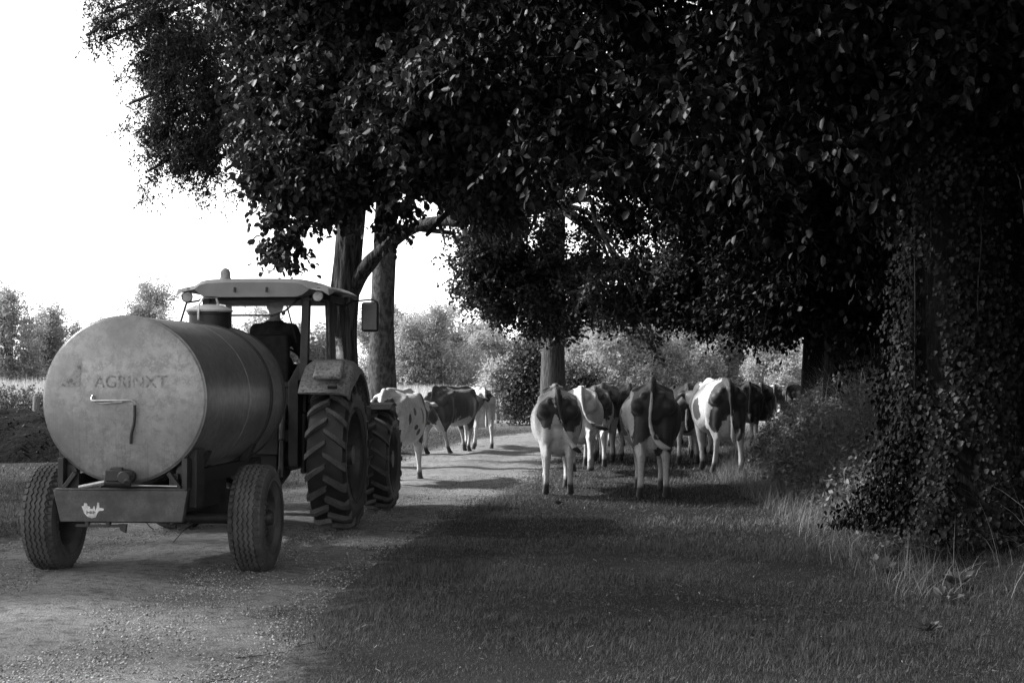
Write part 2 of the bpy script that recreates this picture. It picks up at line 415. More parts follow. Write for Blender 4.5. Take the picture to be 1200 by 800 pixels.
# ------------------------------------------------------------------ blades of grass
def blades(name, x, y, h, w, mat, seed, lean=.5, z=None, seg=1, curl=.5, label=None, cat='grass'):
    r = np.random.default_rng(seed); n = len(x)
    z = gh(x, y) if z is None else z
    a = r.uniform(0, tau, n); d = np.stack([np.cos(a), np.sin(a), np.zeros(n)], -1)
    sv = np.stack([-np.sin(a + r.normal(0, .6, n)), np.cos(a), np.zeros(n)], -1) * (w[:, None] / 2)
    B = np.stack([x, y, z - .005], -1); le = r.uniform(.1, 1, n) * lean
    up = np.array([0, 0, 1.])
    if seg == 1:
        T = B + up * (h * np.cos(le))[:, None] + d * (h * np.sin(le))[:, None]
        V = np.stack([B - sv, B + sv, T], 1); F = np.array([(0, 1, 2)]); k = 3
        idx = (F[None] + (np.arange(n) * 3)[:, None, None]).ravel(); fn = 3
    else:
        # arching blade: quads then a narrow tip quad
        t = np.linspace(0, 1, seg + 1); Vl = []
        for ti in t:
            hh = h * (ti * np.cos(le) - curl * ti ** 2 * np.sin(le) * .7); dd = h * (ti * np.sin(le) * .6 + curl * ti ** 2 * np.sin(le))
            C = B + up * hh[:, None] + d * dd[:, None]; wv = sv * (1 - ti * .93)
            Vl += [C - wv, C + wv]
        V = np.stack(Vl, 1); k = 2 * (seg + 1)
        F = np.array([(2 * i, 2 * i + 1, 2 * i + 3, 2 * i + 2) for i in range(seg)])
        idx = (F[None] + (np.arange(n) * k)[:, None, None]).ravel(); fn = 4
    o = link_mesh(name, fast_mesh(name, V.reshape(-1, 3), fn, idx), None, [mat])
    return tag(o, label, cat, kind='stuff')

def grass_pts(n, y0, y1, xl, xr, seed, p=1.0):
    r = np.random.default_rng(seed); y = y0 + (y1 - y0) * r.random(n) ** p
    x = r.uniform(0, 1, n); L = -(y * .36 + .6); R = y * .36 + 1.0
    L = np.maximum(L, xl); R = np.minimum(R, xr); x = L + (R - L) * x
    inr = (x > road_l(y) + .0) & (x < road_r(y) - .0)
    de = np.where(inr, np.minimum(x - road_l(y), road_r(y) - x), 0)
    patch = lump(x * 2.3, y * 2.1) * .5 + .5
    keep = (~inr) | (r.random(n) < np.exp(-de / .32) * (.1 + patch * (lump(x * 5.3, y * 4.7) > -.1)) * .8)
    # thin, worn verge close to the track
    do = np.where(inr, 9, np.maximum(x - road_r(y), road_l(y) - x)); keep &= (r.random(n) < .55 + .45 * sst(0, .45, do + patch * .2))
    return x[keep], y[keep], r
for nm, n, y0, y1, hh, ww, sd_ in (('short_grass', 330000, 7.6, 15, .058, .005, 11), ('short_grass', 220000, 14, 27, .065, .010, 12), ('short_grass', 110000, 25, 56, .08, .018, 13)):
    x, y, r = grass_pts(n, y0, y1, -30, 30, sd_, 1.0)
    cl = .6 + .55 * np.clip(lump(x * 1.1 + 3, y * 1.3) + .5 * lump(x * 4, y * 4), -.6, 1)
    tf = np.clip(lump(x * 7.1 + 2, y * 6.3) + .6 * lump(x * 13, y * 11), 0, 1.5)
    h = hh * r.uniform(.4, 1.35, len(x)) * cl * (1 + .7 * tf)
    blades(nm, x, y, h, np.full(len(x), ww) * r.uniform(.6, 1.3, len(x)), M['grass'], sd_, 1.15,
           label={11: 'short dark grass in the foreground right of the track', 12: 'short grass around the hooves of the nearest cows', 13: 'sunlit short grass beyond the herd'}[sd_])
# dry stalks and a few pale bits
x, y, r = grass_pts(900, 7.6, 22, -2.2, 6, 21)
nb = len(x); a = r.uniform(0, tau, nb); L = .008 + .07 * r.random(nb) ** 3; w_ = r.uniform(.0015, .0035, nb)
C = np.stack([x, y, gh(x, y) + .035], -1); d = np.stack([np.cos(a), np.sin(a), r.normal(0, .25, nb)], -1) * L[:, None] / 2
s_ = np.stack([-np.sin(a), np.cos(a), np.zeros(nb)], -1) * w_[:, None]
C[:, 2] -= .018
V = np.stack([C - d - s_, C + d - s_, C + d + s_, C - d + s_], 1).reshape(-1, 3)
tag(link_mesh('dry_straw', fast_mesh('dry_straw', V, 4, np.arange(nb * 4)), None, [M['straw']]), 'pale dry bits of straw lying in the short grass', 'straw', kind='stuff')

# low clover and rosette leaves among the grass
x, y, r = grass_pts(30000, 7.6, 24, -12, 6, 25)
kp = (lump(x * .9 + 5, y * .8) + .5 * lump(x * 3.3, y * 2.9) + r.normal(0, .3, len(x))) > .15; x, y = x[kp], y[kp]; nb = len(x)
C = np.stack([x, y, gh(x, y) + r.uniform(.012, .05, nb)], -1); D = np.stack([r.normal(0, 1, nb), r.normal(0, 1, nb), r.uniform(-.1, .5, nb)], -1); D /= np.linalg.norm(D, axis=1)[:, None]
Sd = np.cross(D, np.stack([r.normal(0, .3, nb), r.normal(0, .3, nb), np.ones(nb)], -1)); Sd /= np.linalg.norm(Sd, axis=1)[:, None]
L = r.uniform(.012, .034, nb)[:, None]; w_ = L * .33
V = np.stack([C, C + D * L * .5 + Sd * w_, C + D * L, C + D * L * .5 - Sd * w_], 1).reshape(-1, 3)
tag(link_mesh('clover', fast_mesh('clover', V, 4, np.arange(nb * 4)), None, [M['clover']]), 'small clover and plantain leaves spread through the short grass', 'clover', kind='stuff')
# ------------------------------------------------------------------ slurry tanker
HD = radians(-4.7)
TK = Vector((-3.0, 12.95, 0))
tanker = empty('tank_trailer', TK, HD, 'round grey steel tank trailer with worn dark lettering, hitched behind the tractor', 'tanker')

def tyre_body(mb, R, w, rr, n=64, side=.055):
    prof = [(-w * .36, rr), (-w * .42, rr + .02), (-w * .49, (R + rr) / 2), (-w * .485, R - side), (-w * .43, R - .018), (-w * .25, R - .004), (0, R),
            (w * .25, R - .004), (w * .43, R - .018), (w * .485, R - side), (w * .49, (R + rr) / 2), (w * .42, rr + .02), (w * .36, rr)]
    mb.lathe(prof, n)
def Rprof(R, w, v):
    t = abs(v) / (w / 2); return R - .004 * min(t * 2, 1) - .016 * max((t - .5) / .36, 0) ** 1.5 - (.09 * max(t - .88, 0) / .12 if t > .88 else 0)
def sp(x, r, th): return Vector((x, r * cos(th), r * sin(th)))

def rib_tyre(R=.435, w=.30, rr=.24):
    mb = MB(); tyre_body(mb, R, w, rr, 72)
    N = 45; H = .014
    # zigzag centre ribs
    segs = N * 4
    def tri(k): return (0, 1, 0, -1)[k % 4] * .008
    for vc, hw in ((-.062, .017), (-.0205, .015), (.0205, .015), (.062, .017)):
        V = []; F = []
        for k in range(segs):
            th = tau * k / segs; z = tri(k)
            for (v, top) in ((vc - hw + z, 0), (vc - hw * .85 + z, 1), (vc + hw * .85 + z, 1), (vc + hw + z, 0)):
                V.append(sp(v, Rprof(R, w, v) + (H if top else -.004), th))
        for k in range(segs):
            k2 = (k + 1) % segs
            for q in range(3): F.append((k * 4 + q, k2 * 4 + q, k2 * 4 + q + 1, k * 4 + q + 1))
        mb.add(V, F)
    # shoulder blocks
    for s in (-1, 1):
        for k in range(N):
            t0 = tau * (k + .5 + (.5 if s > 0 else 0)) / N; dt = tau / N * .40
            ring = [(s * .088, -.6), (s * .096, -1), (s * .125, -1), (s * .150, -.75), (s * .150, .75), (s * .125, 1), (s * .096, 1), (s * .088, .6)]
            top = [sp(v, Rprof(R, w, v) + H * (1 if abs(v) < .14 else .6), t0 + dt * q) for v, q in ring]
            bot = [sp(v * 1.0, Rprof(R, w, v) - .012, t0 + dt * q * 1.1) for v, q in ring]
            n = len(ring); F = [tuple(range(n))] + [(i, (i + 1) % n, n + (i + 1) % n, n + i) for i in range(n)]
            mb.add(top + bot, F)
    return mb
def ag_tyre(R, w, rr, N, H=.05, lw=.031, ang=.62):
    Rb = R - H; mb = MB(); tyre_body(mb, Rb, w, rr, 72, .08)
    # sidewall ring details
    for s in (-1, 1): mb.lathe([(s * w * .485, rr + .05), (s * w * .50, rr + .06), (s * w * .485, rr + .07)], 72)
    mb.m = 1
    for s in (-1, 1):
        for k in range(N):
            th0 = tau * (k + (.5 if s > 0 else 0)) / N
            V = []; J = 7
            for j in range(J):
                u = j / (J - 1); v = s * (-.012 + u * (w * .5 + .014)); th = th0 + ang * (w / 2) * u / R * (1 + .25 * u)
                drop = .0 if u < .75 else (u - .75) / .25
                rb = Rprof(Rb, w, min(abs(v), w * .48)) - .012; rt = Rb + H - .012 * u - drop * .05
                t = lw * (1 + .35 * u) / R * (1 if j not in (0,) else .8)
                V += [sp(v, rb, th - t * 1.25), sp(v, rt, th - t * .75), sp(v, rt, th + t * .75), sp(v, rb, th + t * 1.25)]
            F = [(0, 1, 2, 3), tuple(reversed(range((J - 1) * 4, J * 4)))]
            for j in range(J - 1):
                for q in range(3): F.append((j * 4 + q, (j + 1) * 4 + q, (j + 1) * 4 + q + 1, j * 4 + q + 1))
            mb.add(V, F)
    return mb
def rim_mesh(rr, w, dish):
    mb = MB(); prof = [(-w * .38, rr + .02), (-w * .36, rr), (-w * .2, rr - .03), (w * .2, rr - .03), (w * .36, rr), (w * .38, rr + .02)]
    mb.lathe(prof, 48)
    mb.lathe([(dish, rr - .03), (dish * .9, rr * .75), (dish + .03, rr * .6), (dish + .03, rr * .38), (dish + .05, rr * .34), (dish + .05, .001)], 48)
    for k in range(8):
        t = tau * k / 8; c = Vector((dish + .03, rr * .49 * cos(t), rr * .49 * sin(t))); mb.cyl(c, c + Vector((.025, 0, 0)), .014, n=6)
    return mb
def hub_mesh(r, x0, x1):
    mb = MB(); mb.lathe([(x0, .001), (x0, r * .7), (x0 + (x1 - x0) * .7, r), (x1, r * .8), (x1, .001)], 24); return mb

rt_me = rib_tyre().mesh('tyre', 28); ri_me = rim_mesh(.24, .30, .04).mesh('rim'); hb_me = hub_mesh(.07, -.1, .14).mesh('hub')
def wheel(parent, loc, tyre_me, rim_me, hub_me, mir=False, spin=0, z=0):
    h = link_mesh('wheel', hub_me, parent); h.location = loc
    h.rotation_euler = (spin, 0, pi if mir else 0)
    t = link_mesh('tyre', tyre_me, h); r = link_mesh('rim', rim_me, h)
    return h
rt_me.materials.append(M['rubber']); ri_me.materials.append(M['rim']); hb_me.materials.append(M['dark'])
for s in (-1, 1): wheel(tanker, (s * .865, 0, .447), rt_me, ri_me, hb_me, s < 0, .4 * s)

ZT, RT = 1.445, .665
Y0, Y1 = -.80, 1.90
Mx = Matrix.Translation((0, 0, ZT)) @ Matrix.Rotation(pi / 2, 4, 'Z')   # local X axis -> +Y
mb = MB()
prof = [(Y0 - .075, .0005), (Y0 - .072, .12), (Y0 - .060, .26), (Y0 - .042, .40), (Y0 - .025, .54), (Y0 - .008, RT - .022), (Y0 - .004, RT - .014), (Y0 + .004, RT - .010), (Y0 + .008, RT),
        (Y0 + .05, RT + .004), (Y0 + .065, RT), (.54, RT), (.545, RT + .006), (.56, RT + .006), (.565, RT),
        (Y1 - .2, RT), (Y1 - .035, RT), (Y1 - .02, RT - .015), (Y1, RT - .04), (Y1 + .04, .4), (Y1 + .07, .001)]
mb.lathe(prof, 96, Mx)
mb.build('tank_shell', M['tank'], tanker, angle=50)
# stiffening rings / dark straps near the front
mb = MB()
for yy in (1.30, 1.36, 1.86): mb.lathe([(yy - .012, RT - .002), (yy - .012, RT + .012), (yy + .012, RT + .012), (yy + .012, RT - .002)], 80, Mx)
mb.build('strap', M['dark'], tanker)
# fill hatch on top
hx, hy = .0, 1.60
hatch = MB().tube([(hx, hy, ZT + RT - .06), (hx, hy, ZT + RT + .115)], .19, 32).tube([(hx, hy, ZT + RT + .105), (hx, hy, ZT + RT + .128)], .205, 32)
hatch = hatch.build('hatch_neck', M['black'], tanker, .004)
lid = MB().lathe([(.130, .215), (.146, .222), (.160, .205), (.195, .13), (.205, .001)], 36, Matrix.Translation((hx, hy, ZT + RT - .0)) @ Matrix.Rotation(-pi / 2, 4, 'Y'))
lid.lathe([(.130, .215), (.129, .001)], 36, Matrix.Translation((hx, hy, ZT + RT)) @ Matrix.Rotation(-pi / 2, 4, 'Y'))
lid = lid.build('hatch_lid', M['hatchm'], hatch)
MB().tube([(hx - .04, hy - .22, ZT + RT + .05), (hx - .04, hy - .235, ZT + RT + .18), (hx + .0, hy - .2, ZT + RT + .26), (hx + .07, hy - .02, ZT + RT + .27), (hx + .09, hy, ZT + RT + .2)], .012, 8).build('hatch_clamp', M['chrome'], hatch)

# level gauge pipe on the rear face, face y at radius r
def face_y(r): return float(np.interp(r, [0, .12, .26, .40, .54, .632], [Y0 - .075, Y0 - .072, Y0 - .06, Y0 - .042, Y0 - .025, Y0 - .009]))
def fpt(px, py, off=0):
    x = (px - 146) / 147.5; z = -(py - 468) / 147.5
    return Vector((x, face_y(math.hypot(x, z)) - off, ZT + z))
gp = MB().tube([fpt(112, 463, .01), fpt(112, 467, .035), fpt(113, 469.5, .05), fpt(140, 469, .05), fpt(160, 468.6, .05), fpt(164, 471, .05), fpt(164.5, 476, .045)], .008, 8)
gp.tube([fpt(116, 471, .04), fpt(125, 472.6, .045), (fpt(150, 470.5, .048))], .005, 6)
gp = gp.build('gauge_pipe', M['chrome'], tanker)
MB().tube([fpt(164.3, 474, .046), fpt(164, 486, .04), fpt(162.5, 497, .035), fpt(159, 508, .03), fpt(158, 519, .03)], .012, 8).build('gauge_hose', M['black'], gp)

# logo triangles and lettering, laid on the dished end
def on_face(me, off):
    for v in me.vertices:
        r = math.hypot(v.co.x, v.co.z - ZT); v.co.y = face_y(r) - off
lg = MB()
def flat(mb, pts): # subdivided polygon sheet
    mb.add([fpt(*q) for q in pts], [tuple(range(len(pts)))])
flat(lg, [(70, 453), (86, 438), (93, 426), (96, 425), (96, 439), (80, 453)]); flat(lg, [(83, 453), (96, 441), (95, 453)])
me = lg.mesh('logo'); on_face(me, .003)
logo = link_mesh('logo', me, tanker, [M['letter']])
def lettering(txt, px0, px1, pybase, hpx, name, parent, mat):
    cu = bpy.data.curves.new(name, 'FONT'); cu.body = txt; cu.size = 1; cu.space_character = 1.02
    o = bpy.data.objects.new('t', cu); col.objects.link(o)
    dg = bpy.context.evaluated_depsgraph_get(); dg.update()
    me = bpy.data.meshes.new_from_object(o.evaluated_get(dg)); bpy.data.objects.remove(o)
    bm = bmesh.new(); bm.from_mesh(me); bmesh.ops.triangulate(bm, faces=bm.faces)
    bm.to_mesh(me); bm.free()
    X = [v.co.x for v in me.vertices]; Yv = [v.co.y for v in me.vertices]; x0, x1, y1 = min(X), max(X), max(Yv)
    for v in me.vertices:
        u = (v.co.x - x0) / (x1 - x0); w = v.co.y / y1
        q = fpt(px0 + (px1 - px0) * u, pybase - hpx * w, .003); v.co = q
    me.name = name; return link_mesh(name, me, parent, [mat])
lettering('AGRINXT', 113, 199, 454, 14, 'lettering', tanker, M['letter'])

# rear chassis beam and uprights
fr = MB(); yb = -.86
fr.prism([(-.54, .735), (.54, .735), (.50, .487), (-.48, .487)], .06, Matrix.Translation((0, yb, 0)))
fr.box((0, yb + .03, .742), (1.06, .12, .014))
fr.build('rear_beam', M['beam'], tanker, .006)
up = MB()
for s in (-1, 1):
    up.box((s * .50, yb + .07, .86), (.045, .10, .25)); up.beam((s * .47, yb + .02, .745), (s * .375, yb + .02, .87), .035, .05, (0, 1, 0))
    up.box((s * .46, yb + .16, .85), (.13, .02, .22))
    up.beam((s * .40, -.8, .80), (s * .40, 1.9, .80), .07, .12)
    up.beam((s * .38, -.2, .78), (s * .5, -.2, 1.02), .06, .12, (0, 1, 0)); up.beam((s * .38, 1.3, .78), (s * .5, 1.3, 1.02), .06, .12, (0, 1, 0))
up.box((.53, -.6, .82), (.06, .22, .46)); up.box((-.53, -.6, .82), (.06, .22, .46))
up.beam((0.2, 1.7, .75), (0, 3.0, .55), .08, .12); up.beam((-.2, 1.7, .75), (0, 3.0, .55), .08, .12); up.beam((-.45, 1.7, .78), (.45, 1.7, .78), .08, .12)
up.cyl((-.8, 0, .447), (.8, 0, .447), .05, n=14)
up.box((0, .3, .62), (.7, 1.3, .22)); up.box((.1, 1.0, .5), (.5, .5, .2))
up.build('chassis', M['black'], tanker, .004)
for s in (-1, 1):
    MB().lathe([(0, .001), (0, .05), (.03, .058), (.035, .045), (.028, .001)], 24, Matrix.Translation((s * .46, yb + .145, .87)) @ Matrix.Rotation(-pi / 2, 4, 'Z')).build('tail_light', M['dark'], tanker)
vl = MB().box((-.02, Y0 - .10, .855), (.14, .16, .09)).cyl((.06, Y0 - .19, .84), (.06, Y0 - .02, .84), .052, n=16)
vl.cyl((-.11, Y0 - .13, .80), (.1, Y0 - .13, .795), .028, n=12).box((-.01, Y0 - .14, .905), (.10, .05, .03)).cyl((.09, Y0 - .19, .80), (.09, Y0 - .06, .86), .03, n=10)
vl = vl.build('outlet_valve', M['black'], tanker, .008)
MB().cyl((-.10, Y0 - .14, .805), (-.31, Y0 - .14, .762), .015, n=10).build('valve_lever', M['chrome'], vl)
MB().cyl((.08, yb - .005, .772), (.45, yb - .005, .768), .006, n=8).build('wire_rod', M['chrome'], tanker)
hb = MB().beam((-.36, yb, .455), (0.0, yb, .455), .03, .02).prism([(-.02, .47), (.05, .47), (.04, .40), (.0, .42)], .03, Matrix.Translation((0, yb, 0))).box((-.27, yb, .47), (.03, .04, .04)).box((-.1, yb, .47), (.03, .04, .04))
hb.build('licence_bracket', M['black'], tanker, .002)
MB().tube([(.50, yb + .2, .5), (.44, yb + .2, .40), (.36, yb + .2, .31)], .004, 6).build('loose_wire', M['black'], tanker)
MB().tube([(.16, yb + .1, .49), (.2, yb + .1, .44), (.23, yb + .1, .42)], .004, 6).build('loose_wire', M['black'], tanker)
st = MB(); sp_ = [(-.305, .61), (-.29, .612), (-.285, .635), (-.262, .632), (-.258, .612), (-.24, .608), (-.235, .59), (-.215, .592), (-.21, .612), (-.20, .61), (-.195, .575), (-.185, .60), (-.18, .64), (-.165, .637), (-.163, .60), (-.125, .592), (-.13, .578), (-.165, .574), (-.18, .555), (-.19, .525), (-.225, .517), (-.26, .530), (-.285, .556)]
st.add([(x, yb - .034, z) for x, z in sp_], [tuple(range(len(sp_)))]); stk = st.build('torn_sticker', M['sticker'], tanker)
sm_ = MB()
for k, (x, w, h) in enumerate([(-.262, .006, .032), (-.250, .014, .006), (-.236, .006, .022), (-.222, .006, .022), (-.208, .005, .026), (-.200, .012, .006)]): sm_.box((x, yb - .0355, .562), (w, .002, h))
sm_.build('sticker_marks', M['black'], stk)

# ------------------------------------------------------------------ tractor
TR = Vector((-2.71, 16.5, 0))
tractor = empty('tractor', TR, HD, 'dark farm tractor with a pale cab roof and muddy fender pulling the tank', 'tractor')
rear_t = ag_tyre(.80, .42, .44, 20).mesh('tyre', 28); front_t = ag_tyre(.625, .38, .33, 18, .04, .022).mesh('tyre', 28)
rim_r = rim_mesh(.44, .42, .02).mesh('rim'); rim_f = rim_mesh(.33, .38, .05).mesh('rim'); hub_r = hub_mesh(.13, -.3, .16).mesh('hub')
for q in (rear_t, front_t): q.materials.append(M['black']); q.materials.append(M['lug'])
for q in (rim_r, rim_f): q.materials.append(M['rim'])
hub_r.materials.append(M['dark'])
for s in (-1, 1):
    wheel(tractor, (s * .86, 0, .80), rear_t, rim_r, hub_r, s < 0, .1)
    wheel(tractor, (s * .87, 2.6, .625), front_t, rim_f, hub_r, s < 0, .25)
# body, drawbar, linkage
bd = MB()
bd.cyl((-.7, 0, .80), (.7, 0, .80), .14, n=20).box((0, .05, .82), (.5, .6, .5)).box((0, 1.3, .80), (.42, 2.6, .42)).cyl((-.7, 2.6, .62), (.7, 2.6, .62), .08, n=14)
bd.box((0, 2.9, .85), (.5, .5, .35))
bd.beam((0, -.2, .52), (0, -1.05, .5), .12, .06).box((0, -.5, .55), (.3, .15, .3))
bd.box((0, -.32, 1.02), (.6, .2, .4)).box((.3, -.36, 1.25), (.16, .14, .12)).box((-.22, -.36, 1.2), (.2, .14, .2))
bd.box((.48, -.25, 1.15), (.10, .5, .9))
bd.cyl((.55, -.30, 1.25), (.55, -.30, .62), .035, n=10)
bd.build('chassis', M['black'], tractor, .006)
for s in (-1, 1):
    lk = MB(); lk.tube([(s * .32, -.1, .62), (s * .38, -.7, .55), (s * .40, -1.05, .50)], [.045, .04, .05], 10)
    lk.tube([(s * .36, -.36, 1.32), (s * .37, -.50, 1.28), (s * .385, -.62, .98)], [.035, .035, .03], 10)
    lk.tube([(s * .385, -.62, .98), (s * .385, -.64, .6)], [.022, .03], 10)
    lk.ball((s * .40, -1.07, .50), .06)
    lk.tube([(s * .32, -.2, .95), (s * .40, -.9, .52)], .018, 8)
    lk.build('lift_arm', M['dark'], tractor)
for k in range(5):
    x = -.1 + k * .09; hose = MB(); hose.tube([(x, -.42, 1.15 + .04 * (k % 2)), (x + .03, -.62, 1.12), (x, -.85, .95), (x * .6, -1.15, .82), (x * .4, -1.5, .8)], .012, 6)
    hose.build('hydraulic_hose', M['black'], tractor)
# bonnet and exhaust
hd_ = MB().box((0, 2.15, 1.33), (.62, 1.75, .62), taper=(.82, .97)).box((0, 2.15, 1.0), (.5, 1.7, .2))
hd_.build('bonnet', M['hoodm'], tractor, .05)
MB().cyl((.50, 1.45, 1.25), (.50, 1.45, 2.5), .055, n=14).tube([(.5, 1.45, 2.5), (.52, 1.42, 2.6)], .035, 12).build('exhaust', M['black'], tractor)
# platform below the cab and side steps
pf = MB().box((0, .75, 1.12), (1.1, 1.4, .12)).box((.62, 1.45, .9), (.3, .35, .6)).box((-.62, 1.45, .9), (.3, .35, .6)).box((.74, 1.9, 1.18), (.22, .34, .2))
pf.box((0, -.18, 1.35), (1.1, .05, .46)).box((.62, .5, 1.42), (.06, 1.4, .5)).box((-.62, .5, 1.42), (.06, 1.4, .5))
pf.build('cab_floor', M['black'], tractor, .008)
# front fenders
for s in (-1, 1):
    f = MB(); 
    for k in range(4):
        a0 = radians(70 + 12 * k); a1 = radians(70 + 12 * (k + 1))
        f.beam((s * .86, 2.6 + .70 * cos(a0), .62 + .70 * sin(a0)), (s * .86, 2.6 + .70 * cos(a1), .62 + .70 * sin(a1)), .36, .012, (0, 0, 1))
    f.build('front_fender', M['black'], tractor)
# rear fenders: pale rounded shells over the tyres
def fender(s):
    mb = MB(); n = 26; secs = []
    xin, xout = .56, 1.09
    for k in range(n + 1):
        u = k / n; a = radians(134 - 99 * u)          # from the rear over the top to the front
        Rf = .93 + .035 * math.sin(u * pi) + (.02 if u > .25 else 0)
        lift = .16 * sst(.0, .35, u) * (1 - sst(.75, 1, u))
        if u < .3: lift += 0
        cy_, cz_ = (Rf) * cos(a), .80 + Rf * sin(a)
        hump = .05 * math.exp(-((u - .34) / .12) ** 2)
        row = []
        lipr = .10 + .07 * math.exp(-((u - .3) / .15) ** 2)
        for (x, dr) in ((xin, 0), (xin + .08, .0 + hump), (xout - .16, .0 + hump), (xout - .06, -.015 + hump * .8), (xout - .015, -.05), (xout, -lipr), (xout - .02, -lipr - .006), (xout - .03, -.06), (xout - .08, -.035), (xin, -.02)):
            row.append(Vector((s * x, cy_ + cos(a) * dr, cz_ + sin(a) * dr)))
        secs.append(row)
    m_ = len(secs[0]); V = [q for r_ in secs for q in r_]; F = []
    for k in range(n):
        for j in range(m_): j2 = (j + 1) % m_; F.append((k * m_ + j, k * m_ + j2, (k + 1) * m_ + j2, (k + 1) * m_ + j))
    F.append(tuple(range(m_))); F.append(tuple(n * m_ + j for j in reversed(range(m_))))
    mb.add(V, F); return mb
for s in (-1, 1):
    f = fender(s).build('rear_fender', M['fender'], tractor, angle=60)
    MB().box((s * .93, -.69, 1.53), (.10, .03, .05), Matrix.Rotation(.7, 4, 'X')).build('tail_light', M['dark'], f, .01)
    MB().box((s * .86, -.52, 1.70), (.30, .30, .07), Matrix.Rotation(.6, 4, 'X')).build('lamp_pod', M['fender'], f, .03)

# cab frame
ZB, ZR = 1.55, 2.50
def cabpt(x, y, z): return Vector((x, y, z))
P = {'rb': (.52, -.22, 1.25), 'rt': (.54, -.14, ZR), 'bb': (.72, .30, 1.62), 'bt': (.68, .30, ZR), 'fb': (.70, 1.30, 1.15), 'ft': (.66, 1.18, ZR)}
cf = MB()
for s in (-1, 1):
    q = {k: Vector((v[0] * s, v[1], v[2])) for k, v in P.items()}
    cf.beam(q['rb'], q['rt'], .085, .08, (0, 1, 0)); cf.beam(q['bb'] - Vector((0, 0, .5)), q['bt'], .055, .06, (0, 1, 0)); cf.beam(q['bb'] + Vector((-.02 * s, .16, 0)), q['bt'] + Vector((-.02 * s, .16, 0)), .05, .26, (0, 1, 0)); cf.beam(q['fb'], q['ft'], .06, .07, (0, 1, 0))
    cf.beam((s * .53, -.16, 1.79), (s * .70, .30, 1.76), .05, .05); cf.beam(q['rt'], q['bt'], .06, .08); cf.beam(q['bt'], q['ft'], .06, .08)
    cf.beam((s * .70, .3, 1.76), (s * .69, 1.25, 1.5), .04, .05)
    cf.beam((s * .40, -.2, 1.52), (s * .52, -.18, 1.75), .06, .12)
cf.beam((-.54, -.14, ZR), (.54, -.14, ZR), .06, .08); cf.beam((-.66, 1.2, ZR), (.66, 1.2, ZR), .06, .1); cf.beam((-.52, -.2, 1.55), (.52, -.2, 1.55), .05, .06)
cf.box((.715, .75, 1.45), (.03, .9, .5)); cf.box((-.715, .75, 1.45), (.03, .9, .5))
cf.build('cab_frame', M['black'], tractor, .008)
# glass panes
def pane(pts, name='window_pane', t=.006):
    mb = MB(); P_ = [Vector(q) for q in pts]; nrm = (P_[1] - P_[0]).cross(P_[2] - P_[0]).normalized() * t
    n = len(P_); mb.add(P_ + [q + nrm for q in P_], [tuple(range(n)), tuple(reversed(range(n, 2 * n)))] + [(k, k + n, (k + 1) % n + n, (k + 1) % n) for k in range(n)])
    return mb.build(name, M['glass'], tractor)
for s in (-1, 1):
    pane([(s * .545, -.12, 1.80), (s * .70, .27, 1.78), (s * .68, .27, 2.47), (s * .55, -.10, 2.47)], 'corner_window')
    pane([(s * .71, .34, 1.74), (s * .70, 1.24, 1.52), (s * .665, 1.15, 2.46), (s * .685, .34, 2.46)], 'door_window')
pane([(-.64, 1.27, 1.5), (.64, 1.27, 1.5), (.62, 1.18, 2.46), (-.62, 1.18, 2.46)], 'windscreen')
# rear window, hinged open at the top
rw = [(-.50, -.19, 2.47), (.50, -.19, 2.47), (.44, -.62, 2.31), (.30, -.68, 2.25), (-.30, -.68, 2.25), (-.44, -.62, 2.31)]
rwin = pane(rw, 'rear_window')
MB().tube([(.48, -.20, 2.47), (.42, -.60, 2.315), (.30, -.67, 2.265), (-.30, -.67, 2.265), (-.42, -.60, 2.315), (-.48, -.20, 2.47)], .010, 8).build('window_frame', M['black'], rwin)
for x in (-.24, -.33, .38):
    kn = MB(); kn.cyl((x, -.60 if abs(x) < .36 else -.5, 2.30), (x, -.63 if abs(x) < .36 else -.53, 2.285), .018, n=12)
    kn.build('window_knob', M['black'], rwin)
MB().tube([(.44, -.18, 2.0), (.40, -.45, 2.37)], .009, 8).build('gas_strut', M['black'], rwin)
# roof with raised middle and drooping corners
rf = MB(); nx, ny = 24, 12
def roof_z(x, y, top):
    ex = abs(x) / .86; ey = (y + .40) / 1.75
    z = 2.685 - .05 * ex ** 3 - .02 * (2 * ey - 1) ** 2
    if top:
        z -= .055 * sst(.62, .78, ex) * (1 - .3 * ey)
        return z - .035 * max(ex - .93, 0) / .07 - (.04 if ey < .04 or ey > .96 else 0)
    b = 2.47 + .09 * sst(.60, .82, ex)
    return b
top, bot = [], []
for j in range(ny + 1):
    for i in range(nx + 1):
        x = -.86 + 1.72 * i / nx; y = -.40 + 1.75 * j / ny
        xs = x * (1 - .05 * (1 if j in (0, ny) else 0)); yy = y + .07 * sst(.6, 1, abs(x) / .86) * (1 if j < ny / 2 else -1) * (1 - min(j, ny - j) / (ny / 2))
        top.append((xs, yy, roof_z(x, y, True))); bot.append((xs * .985, yy + (.03 if j == 0 else 0), roof_z(x, y, False)))
n = (nx + 1) * (ny + 1); F = []
for j in range(ny):
    for i in range(nx):
        a = j * (nx + 1) + i; F.append((a, a + 1, a + nx + 2, a + nx + 1)); F.append((a + n, a + nx + 1 + n, a + nx + 2 + n, a + 1 + n))
for i in range(nx):
    for j in (0, ny): a = j * (nx + 1) + i; F.append((a, a + n, a + 1 + n, a + 1))
for j in range(ny):
    for i in (0, nx): a = j * (nx + 1) + i; F.append((a, a + nx + 1, a + nx + 1 + n, a + n))
rf.add(top + bot, F); roof = rf.build('cab_roof', M['roof'], tractor, .012, angle=50)
lin = MB().box((0, .45, 2.455), (1.22, 1.3, .02)); lin.build('roof_lining', M['black'], tractor)
for x in (-.17, .17): MB().box((x, -.405, 2.545), (.015, .03, .05)).build('roof_clip', M['black'], roof)
